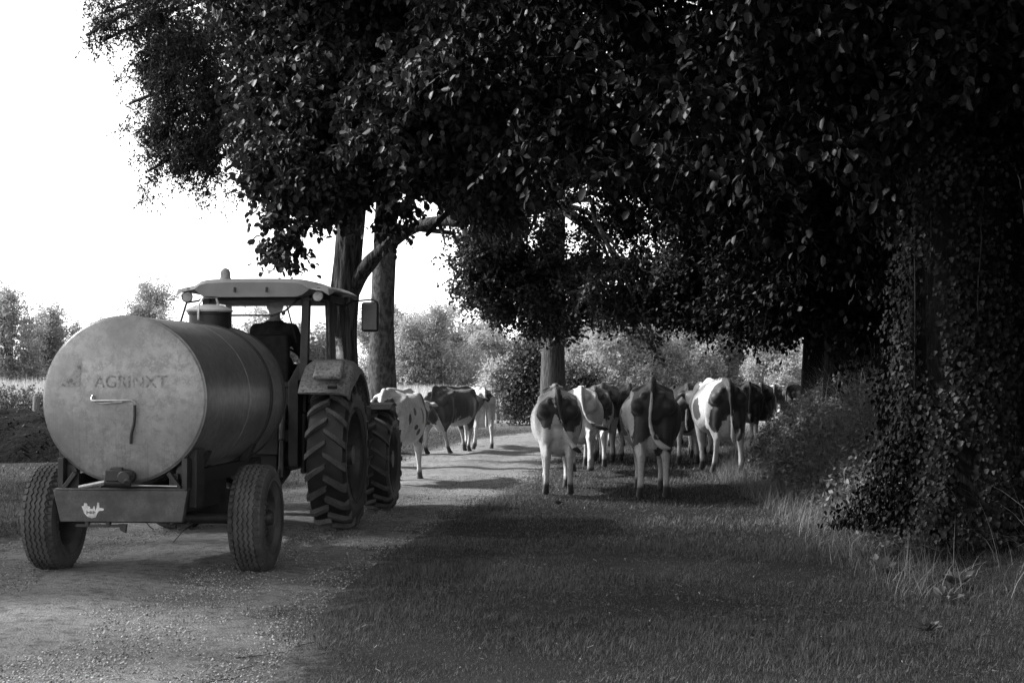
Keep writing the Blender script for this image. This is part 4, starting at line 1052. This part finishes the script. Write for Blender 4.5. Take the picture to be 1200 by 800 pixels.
# A: broadleaved tree just behind the tractor, with the long side limb
A0 = W(404, 445, 28); A0[2] = 0; 
def limbA(br, b):
    pts = [W(408, 350, 28), W(425, 318, 27.8), W(446, 294, 27.5), W(478, 270, 27), W(510, 260, 26.5), W(545, 258, 26), W(568, 250, 25.5), W(592, 236, 25)]
    P_ = bez([Vector(q - b) for q in pts], 30); rad = np.interp(np.linspace(0, 1, len(P_)), [0, .3, .8, 1], [.16, .115, .085, .05])
    r_ = random.Random(4); br.tube(P_, [q * (1 + .05 * sin(i * 1.3)) for i, q in enumerate(rad)], 14, True, lambda i, k: 1 + .06 * sin(5 * tau * k / 14 + i * .5))
    br.tube(bez([Vector(W(495, 268, 26.8) - b), Vector(W(515, 271, 26.6) - b), Vector(W(531, 273, 26.4) - b)], 6), [.06, .055, .05, .045, .04, .04, .03], 10)
    br.tube(bez([Vector(W(515, 264, 26.5) - b), Vector(W(519, 274, 26.4) - b), Vector(W(521, 284, 26.3) - b)], 6), [.04, .035, .03, .028, .022, .018, .012], 8)
    br.tube(bez([Vector(W(524, 260, 26.4) - b), Vector(W(536, 244, 26.2) - b), Vector(W(560, 236, 26) - b)], 6), [.05, .045, .04, .035, .03, .02, .015], 8)
tree('broadleaf_tree', 'broadleaved tree behind the cab, its furrowed trunk sending a long bare limb to the right', 'tree', A0,
     [A0, W(401, 400, 28), W(408, 300, 28), W(418, 180, 27.6), W(430, 60, 27)], [.38, .27, .255, .22, .16],
     [LB(440, 50, 23, 120, 90, 3.5), LB(410, 130, 22, 105, 75, 2.6), LB(365, 205, 21.5, 70, 42, 1.5, 1.1), LB(335, 150, 22, 55, 60, 1.6), LB(310, 110, 23, 40, 60, 1.5), LB(505, 120, 21, 100, 70, 2.6), LB(470, 180, 20.5, 75, 30, 1.4), LB(400, 205, 21, 35, 22, .8),
      LB(575, 60, 20, 100, 80, 3), LB(600, 140, 20, 85, 60, 2.5), LB(575, 185, 20.5, 60, 26, 1.2), LB(350, 245, 21, 38, 18, .8, .45), LB(325, 288, 21, 32, 12, .5, .5), LB(590, 215, 22, 40, 22, .9, .8), LB(505, 205, 22, 30, 10, .5, .4), LB(585, 248, 24.5, 34, 16, .8, .8), LB(530, 232, 25, 26, 9, .5, .3), LB(400, -60, 22, 190, 80, 4), LB(600, -60, 20, 130, 80, 4), LB(470, 250, 22, 14, 25, .6, .35), LB(500, 275, 22, 10, 18, .4, .25)],
     2900, 6, 9, .5, .115, .72, M['leaf'], M['barkA'], 31, droop=.7, hang=.9, furrow=.10, nlimb=60, extra=limbA, forks=[tuple(W(409, 290, 28)), tuple(W(418, 180, 27.6)), tuple(W(428, 90, 27)), tuple(W(545, 259, 26))], twr=.005)
# B: fine-leaved drooping tree, smooth trunk
B0 = W(450, 445, 33); B0[2] = 0
tree('drooping_tree', 'fine-leaved drooping tree with a smooth straight trunk, its boughs hanging against the sky', 'tree', B0,
     [B0, W(448, 380, 33), W(452, 260, 33), W(456, 120, 33), W(440, -40, 33)], [.38, .25, .245, .21, .15],
     [LB(250, 30, 32, 100, 70, 2.5), LB(215, 110, 31, 48, 85, 1.2, 1.2), LB(190, 70, 31, 50, 70, 1.2), LB(213, 195, 31, 15, 38, .5, .8), LB(120, 12, 31, 26, 24, .6, .5), LB(120, 45, 31, 8, 26, .3, .3), LB(200, 150, 31, 26, 40, .5, .5), LB(150, 120, 31, 8, 34, .3, .3), LB(172, 200, 31, 7, 34, .3, .3), LB(236, 215, 31, 9, 34, .3, .35), LB(98, 40, 31, 7, 26, .3, .25), LB(262, 200, 31, 12, 30, .3, .35), LB(160, -10, 31, 60, 40, 1.2, .8), LB(290, 110, 32, 60, 70, 1.8), LB(290, 190, 31.5, 22, 30, .6, .6), LB(350, 60, 33, 70, 100, 3), LB(300, -60, 32, 160, 60, 3), LB(245, 150, 31, 30, 40, .8), LB(180, 150, 31, 14, 36, .5, .6)],
     2500, 7, 10, .46, .078, .5, M['leafs'], M['barkB'], 32, droop=.9, hang=.7, simple=True, furrow=.035, nlimb=70, forks=[tuple(W(455, 150, 33)), tuple(W(450, 30, 33))], twr=.003)
# C: tree by the hedge
C0 = W(648, 445, 42); C0[2] = 0
tree('broadleaf_tree', 'straight grey-barked tree by the fence post, its crown hanging low over the cows', 'tree', C0,
     [C0, W(648, 420, 42), W(649, 330, 42), W(652, 200, 41), W(655, 60, 40)], [.42, .32, .30, .25, .15],
     [LB(595, 255, 39, 62, 55, 2.4), LB(560, 315, 39, 38, 42, 1.6, 1.1), LB(600, 345, 39, 55, 30, 1.6), LB(650, 315, 40, 65, 50, 3), LB(720, 340, 38, 70, 34, 2.4), LB(785, 300, 36, 38, 40, 2), LB(722, 258, 39, 45, 22, 1.0, 1.1), LB(700, 300, 39, 26, 16, 1.0, .6), LB(735, 305, 37, 40, 18, 1.0, .9), LB(645, 375, 40, 35, 16, 1.2, .8), LB(700, 195, 38, 85, 40, 3), LB(760, 370, 37, 40, 14, 1.2, .5), LB(765, 392, 36, 14, 12, .5, .25), LB(560, 200, 38, 40, 40, 2), LB(655, 130, 38, 110, 80, 3)],
     2200, 6, 9, .6, .11, .75, M['leafs'], M['barkC'], 33, droop=.6, hang=.8, furrow=.03, nlimb=50, forks=[tuple(W(649, 330, 42)), tuple(W(651, 240, 41)), tuple(W(655, 60, 40))], simple=True, twr=.006)
# D: the great ivy-covered tree at the right, crown overhead
D0 = np.array([4.05, 13.4, .3])
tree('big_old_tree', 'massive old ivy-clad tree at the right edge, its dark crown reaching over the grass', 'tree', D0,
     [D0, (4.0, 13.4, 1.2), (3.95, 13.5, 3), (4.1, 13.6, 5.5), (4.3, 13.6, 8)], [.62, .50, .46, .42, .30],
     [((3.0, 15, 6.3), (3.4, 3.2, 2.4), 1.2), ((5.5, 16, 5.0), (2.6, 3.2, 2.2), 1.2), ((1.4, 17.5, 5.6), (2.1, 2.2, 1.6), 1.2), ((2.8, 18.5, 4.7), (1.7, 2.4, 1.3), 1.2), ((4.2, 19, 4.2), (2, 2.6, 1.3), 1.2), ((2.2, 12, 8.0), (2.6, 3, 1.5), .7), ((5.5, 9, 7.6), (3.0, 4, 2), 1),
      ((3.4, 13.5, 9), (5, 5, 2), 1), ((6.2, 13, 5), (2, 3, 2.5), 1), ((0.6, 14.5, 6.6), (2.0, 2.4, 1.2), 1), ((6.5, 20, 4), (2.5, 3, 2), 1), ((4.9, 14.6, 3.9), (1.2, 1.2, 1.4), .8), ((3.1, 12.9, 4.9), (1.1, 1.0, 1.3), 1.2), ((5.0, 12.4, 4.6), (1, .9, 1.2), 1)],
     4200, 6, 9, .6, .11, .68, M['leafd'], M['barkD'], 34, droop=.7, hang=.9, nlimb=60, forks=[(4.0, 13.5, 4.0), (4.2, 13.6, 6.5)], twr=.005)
# the row behind it
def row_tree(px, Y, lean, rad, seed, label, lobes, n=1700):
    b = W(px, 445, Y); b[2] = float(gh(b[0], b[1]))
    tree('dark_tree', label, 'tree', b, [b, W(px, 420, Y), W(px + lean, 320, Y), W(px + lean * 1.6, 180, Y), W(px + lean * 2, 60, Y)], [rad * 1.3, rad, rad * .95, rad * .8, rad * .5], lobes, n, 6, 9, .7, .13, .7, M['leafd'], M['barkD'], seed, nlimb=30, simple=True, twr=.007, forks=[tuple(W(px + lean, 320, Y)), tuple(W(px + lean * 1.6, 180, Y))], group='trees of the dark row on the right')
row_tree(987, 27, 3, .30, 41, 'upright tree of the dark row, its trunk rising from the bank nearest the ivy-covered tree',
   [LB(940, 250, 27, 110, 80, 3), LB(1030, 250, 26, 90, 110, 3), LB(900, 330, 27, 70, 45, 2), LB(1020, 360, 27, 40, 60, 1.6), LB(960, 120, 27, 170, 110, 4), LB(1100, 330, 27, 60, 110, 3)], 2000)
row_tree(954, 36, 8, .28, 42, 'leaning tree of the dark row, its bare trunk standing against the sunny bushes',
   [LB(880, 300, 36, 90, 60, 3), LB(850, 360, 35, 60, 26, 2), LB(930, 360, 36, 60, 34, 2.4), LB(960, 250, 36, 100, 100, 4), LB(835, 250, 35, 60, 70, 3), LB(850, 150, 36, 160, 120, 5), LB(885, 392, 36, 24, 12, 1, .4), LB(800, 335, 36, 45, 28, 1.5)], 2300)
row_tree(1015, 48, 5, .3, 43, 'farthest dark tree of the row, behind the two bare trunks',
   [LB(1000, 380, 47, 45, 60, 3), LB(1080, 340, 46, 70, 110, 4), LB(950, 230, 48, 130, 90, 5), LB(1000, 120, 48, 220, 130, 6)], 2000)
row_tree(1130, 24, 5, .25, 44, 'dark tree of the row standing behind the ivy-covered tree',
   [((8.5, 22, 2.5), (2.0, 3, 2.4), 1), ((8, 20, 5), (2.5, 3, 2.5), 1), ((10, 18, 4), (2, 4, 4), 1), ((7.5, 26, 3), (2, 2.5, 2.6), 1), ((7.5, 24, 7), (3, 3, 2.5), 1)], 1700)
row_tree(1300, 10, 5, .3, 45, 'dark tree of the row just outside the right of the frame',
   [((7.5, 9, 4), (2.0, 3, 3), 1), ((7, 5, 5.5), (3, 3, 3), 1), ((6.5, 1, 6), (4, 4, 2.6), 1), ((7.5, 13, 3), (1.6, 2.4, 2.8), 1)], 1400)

for i, (x, y, h, lb) in enumerate([(-13.5, 14.5, 9.5, 'shade tree standing outside the left edge, level with the tank trailer'), (-15, 21.5, 10, 'shade tree outside the left edge, beyond the tractor')]):
    tree('shade_tree', lb, 'tree', (x, y, 0), [(x, y, 0), (x + .1, y, 2), (x, y + .1, 6), (x - .1, y, h)], [.45, .36, .3, .2],
         [((x, y, h), (4.6, 4.6, 3.4), 1), ((x + 1, y + 1.5, h - 3), (4, 3.4, 2.6), 1), ((x - 1, y - 1, h + 3.4), (3.8, 3.8, 2.6), 1), ((x + .5, y - 1.5, h - 4.5), (3.4, 3.4, 2), .8)], (700, 280)[i], 6, 9, .8, .17, .7, M['leaf'], M['barkD'], 200 + i, nlimb=20, simple=True, twr=0, forks=[(x, y, h)], group='shade trees left of the track')
# ------------------------------------------------------------------ ivy on the great trunk
r = np.random.default_rng(51)
def ivy_surface(n, r):
    z = .15 + 7.5 * r.random(n) ** 1.35; a = r.uniform(0, tau, n)
    Rd = .62 + .16 * np.sin(3 * a + z * 1.1) + .12 * np.sin(5 * a - z * 2.1) + .36 * np.exp(-z / .5) + .10 * r.normal(0, 1, n)
    x = 4.02 + Rd * np.cos(a); y = 13.45 + Rd * np.sin(a)
    return np.stack([x, y, z + .15], -1), a
P_, a = ivy_surface(80000, r)
kk = (np.sin(a * 4 + P_[:, 2] * .9) + np.sin(a * 7 - P_[:, 2] * 2.3 + 1) * .8 + np.sin(a * 2 + 3) * .5 + np.sin(P_[:, 2] * 3.7 + a * 9) * .6 + r.normal(0, .5, len(a))) > np.clip(P_[:, 2] * .3 - 1.6, -3, -.9)
P_, a = P_[kk], a[kk]
D = unit(np.stack([np.cos(a) * .35, np.sin(a) * .35, np.full(len(a), -1.)], -1) + r.normal(0, .35, (len(a), 3)))
Nn = np.stack([np.cos(a), np.sin(a), np.full(len(a), .35)], -1); n = len(a)
def leaf_out(P, D, Nn, L, r):
    Nn = unit(Nn + r.normal(0, .35, Nn.shape)); Sd = unit(np.cross(D, Nn)); l = L[:, None]; w = l * .45; f = np.cross(Sd, D) * w * .25
    V = np.stack([P, P + D * l * .15 + Sd * w + f, P + D * l * .55 + Sd * w * .7 + f * .5, P + D * l, P + D * l * .55 - Sd * w * .7 + f * .5, P + D * l * .15 - Sd * w + f], 1)
    F = np.array([(0, 1, 2, 3), (0, 3, 4, 5)]); return V.reshape(-1, 3), (F[None] + (np.arange(len(P)) * 6)[:, None, None]).ravel()
ivy = empty('ivy', (4.02, 13.45, .2), 0, 'thick ivy climbing the massive old trunk at the right edge, spreading at its foot', 'ivy')
off = np.array([4.02, 13.45, .2])
link_mesh('leaves', leaf_mesh('leaves', [leaf_out(P_ - off, D, Nn, r.uniform(.024, .058, n), r)]), ivy, [M['ivy']])
vb = MB(); rr = random.Random(5)
for k in range(7):
    a0 = rr.uniform(pi * .9, 2.1 * pi); R0 = rr.uniform(.5, .62); z1 = rr.uniform(1.5, 3.5); z0 = z1 - rr.uniform(.4, 1.6)
    x, y = R0 * cos(a0), R0 * sin(a0); pts = [(x * .7, y * .7, z1 + .2), (x, y, z1), (x * 1.1 + rr.uniform(-.05, .05), y * 1.1, (z0 + z1) / 2), (x * 1.05, y * 1.1, z0)]
    vb.tube(bez(pts, 9), rr.uniform(.004, .008), 6)
link_mesh('stems', vb.mesh('stems'), ivy, [M['black']])

# ------------------------------------------------------------------ bank: brambles, nettles, long grass
r = np.random.default_rng(61)
def bank_h(x, y): return np.clip((x - np.interp(y, BY, BX)) / 1.6, 0, 1) ** .8
n = 6500; y = 10 + 32 * r.random(n) ** 1.1; x = np.interp(y, BY, BX) + r.uniform(-.1, 5, n) ** 1.0
hh = gh(x, y) + (.3 + 1.25 * bank_h(x, y)) * r.random(n) ** .6 * (.8 + .3 * lump(x * 1.7, y * 1.4))
kp = ~((y < 14.5) & (x > 3.2) & (r.random(n) < np.where(y < 13.2, 1.0, .7))); x, y, hh = x[kp], y[kp], hh[kp]; n = len(x)
C = np.stack([x, y, hh], -1)
la, tw = sprays(C, np.tile([0, 0, 1.], (n, 1)), r, 4, 7, .45, .07, .6, .5, .25, True, .8, .1)
bankp = empty('bramble_thicket', (4.5, 18, 0), 0, 'tangle of brambles and weeds over the bank between the herd and the ivy-covered tree', 'brambles'); bo = np.array([4.5, 18, 0])
link_mesh('foliage', leaf_mesh('foliage', [(la[0] - bo, la[1])]), bankp, [M['bramble']])
V, I = twig_tubes(tw, .003); link_mesh('stems', fast_mesh('stems', V - bo, 4, I), bankp, [M['longgrass']])
n = 60000; y = 11 + 26 * r.random(n) ** 1.2; x = np.interp(y, BY, BX) + r.uniform(-.7, 3.4, n)
kp = ~((y < 16) & (r.random(n) < np.where(x > 3.4, .93, .6))); x, y = x[kp], y[kp]; n = len(x)
blades('long_grass', x, y, r.uniform(.3, 1.15, n) * (.4 + 1.15 * bank_h(x, y)), r.uniform(.003, .009, n), M['longgrass'], 62, 1.2, gh(x, y) + r.random(n) * .55 * bank_h(x, y), 4, .7, 'long arching grass on the bank to the right of the herd', 'grass')
n = 260; y = 13 + 9 * r.random(n); x = np.interp(y, BY, BX) + r.uniform(-.1, 1.6, n); z = gh(x, y) + r.uniform(.1, .6, n)
tag(link_mesh('pale_weed_leaves', leaf_mesh('pale_weed_leaves', [leaf_arrays(np.stack([x, y, z], -1), unit(r.normal(0, 1, (n, 3))), r.uniform(.05, .12, n), r.uniform(.03, .06, n), r)]), None, [M['longgrass']]), 'pale withered leaves caught in the weeds at the foot of the bank', 'leaves', kind='stuff')
# larger weeds at the foot of the ivy
def weed(x, y, s, seed, label):
    r = np.random.default_rng(seed); b = (x, y, float(gh(x, y))); root = empty('weed', b, 0, label, 'weed', 'broad-leaved weeds in the grass')
    m = 16; a = r.uniform(0, tau, m); D = unit(np.stack([np.cos(a), np.sin(a), r.uniform(.3, 1.6, m)], -1)); L = s * r.uniform(.6, 1.1, m)
    P0 = np.zeros((m, 3)) + D * .15 * s + np.array([0, 0, .02])
    link_mesh('leaves', leaf_mesh('leaves', [leaf_arrays(P0, D, L, L * .45, r)]), root, [M['bramble']])
for i, (x, y, s, lb) in enumerate([(3.05, 10.9, .13, 'broad-leaved weed in the grass right of the middle, well in front of the bank'), (3.75, 10.5, .15, 'broad-leaved weed at the foot of the ivy, nearest the right edge'), (3.35, 11.6, .15, 'tall broad-leaved weed beside the foot of the ivy'), (3.0, 12.6, .14, 'broad-leaved weed at the left foot of the ivy'), (2.55, 9.5, .10, 'small weed near the bottom right corner'), (.55, 19.0, .09, 'small pale weed just in front of the white cow')]):
    weed(x, y, s, 70 + i, lb)

# ------------------------------------------------------------------ left: dark heap, pale meadow, stump post
r = np.random.default_rng(81)
hx, hy_ = -11.2, 31.0
def heap(x, y):
    d = np.sqrt(((x - hx) / 4.6) ** 2 + ((y - hy_) / 2.3) ** 2); return np.clip(1 - d ** 2.2, 0, 1) * 1.08 * (1 + .10 * lump(x * 2, y * 2) + .05 * lump(x * 6, y * 6)) - .03
hm = grid_mesh('soil_heap', np.arange(-4.8, 4.81, .08), np.arange(-2.5, 2.51, .08), lambda X, Y: heap(X + hx, Y + hy_))
soil = empty('soil_heap', (hx, hy_, 0), 0, 'low dark heap of soil behind the left wheel of the tank trailer', 'heap')
link_mesh('mound', hm, soil, [M['soil']])
n = 1800; x = r.uniform(-4.4, 4.4, n); y = r.uniform(-2.3, 1, n); z = heap(x + hx, y + hy_); k = z > .02
P_ = np.stack([x, y, z], -1)[k]; D = unit(r.normal(0, 1, P_.shape)); link_mesh('litter', leaf_mesh('litter', [leaf_arrays(P_, D, r.uniform(.03, .10, len(P_)), r.uniform(.02, .05, len(P_)), r)]), soil, [M['leafd']])

def meadow(name, x0, x1, y0, y1, n, h, w, seed, label, mat='pale'):
    r = np.random.default_rng(seed); y = r.uniform(y0, y1, n); x = x0 + (x1 - x0) * r.random(n)
    blades(name, x, y, h * r.uniform(.6, 1.1, n) * (1 + .12 * lump(x * .8, y * .7)), np.full(n, w) * r.uniform(.6, 1.4, n), M[mat], seed, .35, None, 2, .3, label, 'grass')
meadow('tall_pale_grass', -30, -11, 56, 72, 42000, 1.55, .05, 82, 'tall pale meadow grass left of the tank trailer')
meadow('tall_pale_grass', -9, 3, 60, 84, 36000, 1.25, .05, 83, 'tall pale meadow grass beyond the leftmost cows')
meadow('tall_pale_grass', 3, 30, 66, 84, 24000, .9, .05, 84, 'pale meadow grass below the sunny bushes')
x = r.uniform(-26, -10, 9000); y = r.uniform(54, 57, 9000)
C = np.stack([x[:900], y[:900], .1 + 1.15 * r.random(900)], -1)
la, tw = sprays(C, np.tile([0, 0, 1.], (900, 1)), r, 5, 8, .6, .12, .6, .5, .25, True)
hedge0 = empty('weedy_hedge', (-18, 55.5, 0), 0, 'weedy mottled hedge below the pale grass at the left edge', 'hedge')
link_mesh('foliage', leaf_mesh('foliage', [(la[0] - np.array([-18, 55.5, 0]), la[1])]), hedge0, [M['leafhedge']])

def post(x, y, h, rad, label, lean=0):
    root = empty('fence_post', (x, y, 0), 0, label, 'post'); mb = MB()
    mb.tube([(0, 0, -.1), (lean * .5, 0, h * .5), (lean, 0, h * .97), (lean, 0, h)], [rad, rad * .97, rad * .93, rad * .7], 14, True, lambda i, k: 1 + .05 * sin(k * 2.3 + i))
    link_mesh('post_shaft', mb.mesh('post_shaft', 50), root, [M['wood']])
    mb = MB().tube([(lean * .8 - rad, 0, h * .8), (lean * .8 - rad - .01, -.02, h * .8), (lean * .8 + rad, -.04, h * .8)], .006, 6); link_mesh('staple', mb.mesh('staple'), root, [M['dark']])
q = W(583, 497, 55.4); post(q[0], 55.4, 1.16, .075, 'short wooden fence post between the cow with the dark hip patch and the dark bush')
q = W(43, 470, 53); post(q[0], 53, 1.05, .13, 'thick dark old post in the weedy hedge left of the tank')

# ------------------------------------------------------------------ hedge bush under tree C, sunny bushes and far trees
def bush(name, label, cat, c, R, n, mat, seed, leaf=.16, group=None, lobes=None, trunk=True, ntw=4, nlf=8, tl=.9):
    r = np.random.default_rng(seed); root = empty(name, (c[0], c[1], 0), r.uniform(0, .3), label, cat, group)
    L = []
    for k in range(lobes or 9):
        a = r.uniform(0, tau); u = r.uniform(0, .8); zz = r.uniform(.2, .82)
        L.append((np.array([R[0] * u * cos(a), R[1] * u * sin(a), R[2] * 2 * zz * (1 - .25 * u)]), np.array([R[0] * .40, R[1] * .40, R[2] * .42]) * r.uniform(.55, 1.15), 1.0))
    C, k, d = crown_pts(L, n, r, .45); C[:, 2] = np.maximum(C[:, 2], .1)
    la, tw = sprays(C, d, r, ntw, nlf, tl, leaf, .62, .4, .25, True, .7, .2)
    link_mesh('crown', leaf_mesh('crown', [la]), root, [mat])
    if trunk:
        mb = MB(); rt = max(.08, R[2] * .04); rd = random.Random(seed)
        mb.tube([(0, 0, -.1), (.1, 0, R[2] * .6), (-.05, .1, R[2] * 1.3)], [rt, rt * .8, rt * .4], 10)
        for l in L: mb.tube(bez([(0, 0, R[2] * .5), Vector(l[0]) * .5 + Vector((0, 0, R[2] * .3)), Vector(l[0])], 6), [rt * .4 * (1 - i / 8) for i in range(7)], 7)
        link_mesh('trunk', mb.mesh('trunk'), root, [M['barkC']])
    return root
def BW(px, pytop, Y, wpx): # bush from its picture extent
    s = Y / 1800; return ((px - 600) * s, Y), (wpx * s, wpx * s * .8, max((CAM_H + (445 - pytop) * s) / 2, .5) * 1.15)
def pb(name, label, cat, px, pyt, Y, wpx, n, mat, seed, leaf=.16, group=None, **k):
    c, R = BW(px, pyt, Y, wpx); return bush(name, label, cat, c, R, n, M[mat], seed, leaf, group, **k)
pb('bush', 'shaded bush at the foot of the straight grey-barked tree, right of the fence post', 'bush', 622, 402, 53, 44, 900, 'leafhedge', 91, .13)
pb('bush', 'low dark bush to the right of the straight grey-barked trunk', 'bush', 690, 425, 52, 46, 700, 'leafhedge', 92, .12)
pb('bush', 'rounded sunny bush at the right end of the pale grass strip', 'bush', 583, 428, 70, 30, 500, 'leafbg', 93, .13)
G = 'sunny bushes beyond the meadow'
for i, (nm, px, pyt, Y, w, n, mt, lf, lb) in enumerate([
    ('bush', 515, 364, 92, 68, 1700, 'leafbg', .13, 'broad sunny bush in the gap between the smooth trunk and the low crown'),
    ('bush', 585, 384, 96, 48, 1000, 'leafbg', .13, 'sunny bush behind the wooden fence post'),
    ('bush', 765, 362, 88, 70, 1800, 'leafbg', .13, 'tall sunny bush above the big dark cow'),
    ('bush', 840, 362, 90, 72, 1800, 'leafbg', .13, 'tall sunny bush above the black and white cow'),
    ('bush', 905, 392, 86, 55, 1300, 'leafbg', .13, 'sunny bush left of the leaning bare trunk'),
    ('bush', 702, 385, 94, 50, 1000, 'leafbg', .13, 'sunny bush just right of the straight grey-barked trunk'),
    ('bush', 960, 400, 95, 60, 900, 'leafbg', .18, 'sunny bush behind the leaning bare trunk'),
    ('bush', 650, 372, 100, 60, 1300, 'leafbg2', .13, 'irregular bush mass directly behind the straight grey-barked trunk'),
    ('bush', 803, 352, 98, 60, 1500, 'leafbg', .13, 'tallest sunny bush, rising between the two tall ones over the herd'),
    ('bush', 875, 372, 94, 58, 1400, 'leafbg', .13, 'sunny bush between the black cows and the leaning bare trunk'),
    ('bush', 725, 366, 96, 54, 1200, 'leafbg', .13, 'sunny bush over the dark cow with the white back patch')]):
    pb(nm, lb, 'bush', px, pyt, Y, w, int(n * 1.5), mt, 100 + i, lf, G, lobes=15, tl=.7)
G2 = 'far trees along the horizon'
for i, (px, pyt, Y, w, n, mt, lf, lb) in enumerate([
    (455, 350, 110, 55, 1300, 'leafbg2', .2, 'dark rounded far tree on both sides of the smooth trunk'),
    (530, 352, 130, 60, 1000, 'leafbg2', .22, 'pale far tree rising behind the broad sunny bush'),
    (12, 334, 105, 46, 1100, 'leafbg2', .19, 'tallest far tree at the left edge of the picture'),
    (62, 362, 110, 42, 900, 'leafbg2', .19, 'lower far tree between the left edge and the tank'),
    (178, 322, 100, 55, 900, 'leafbg2', .18, 'far tree showing above the tank, left of the cab roof'),
    (120, 368, 120, 50, 700, 'leafbg2', .2, 'far tree mostly hidden behind the left shoulder of the tank'),
    (300, 360, 120, 90, 1100, 'leafbg2', .22, 'far tree seen through the cab windows'),
    (385, 375, 120, 50, 800, 'leafbg2', .22, 'far tree behind the cab door'),
    (640, 360, 140, 80, 900, 'leafbg2', .25, 'far tree behind the straight grey-barked tree'),
    (760, 350, 130, 90, 900, 'leafbg2', .25, 'far tree rising behind the sunny bushes above the herd'),
    (900, 345, 130, 100, 900, 'leafbg2', .25, 'far tree behind the leaning bare trunk'),
    (-60, 345, 115, 60, 700, 'leafbg2', .2, 'far tree just outside the left edge')]):
    pb('far_tree', lb, 'tree', px, pyt, Y, w * 1.1, int(n * 1.5), mt, 130 + i, lf * .75, G2, lobes=15, tl=.8)
# dark woodland closing the view behind the row on the right
G3 = 'dark woodland trees behind the row'
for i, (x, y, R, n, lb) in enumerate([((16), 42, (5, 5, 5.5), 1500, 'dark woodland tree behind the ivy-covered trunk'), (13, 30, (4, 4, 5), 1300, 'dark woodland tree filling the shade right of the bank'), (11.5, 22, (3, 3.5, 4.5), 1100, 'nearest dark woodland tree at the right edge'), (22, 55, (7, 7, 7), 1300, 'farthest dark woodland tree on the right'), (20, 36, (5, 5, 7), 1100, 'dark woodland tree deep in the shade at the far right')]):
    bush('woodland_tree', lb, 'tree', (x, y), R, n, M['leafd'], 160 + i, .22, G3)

# ------------------------------------------------------------------ distant air
hz = MB().box((0, 150, 13), (700, 330, 28.4))
m = bpy.data.materials.new('haze_air'); m.use_nodes = True; nt = m.node_tree; nt.nodes.clear()
o_ = nt.nodes.new('ShaderNodeOutputMaterial'); pv = nt.nodes.new('ShaderNodeVolumePrincipled'); pv.inputs['Color'].default_value = g(1); pv.inputs['Density'].default_value = .00012; pv.inputs['Anisotropy'].default_value = .3
nt.links.new(pv.outputs[0], o_.inputs['Volume'])
HAZE = False
if HAZE: tag(hz.build('haze', m, smooth=False), kind='stuff')
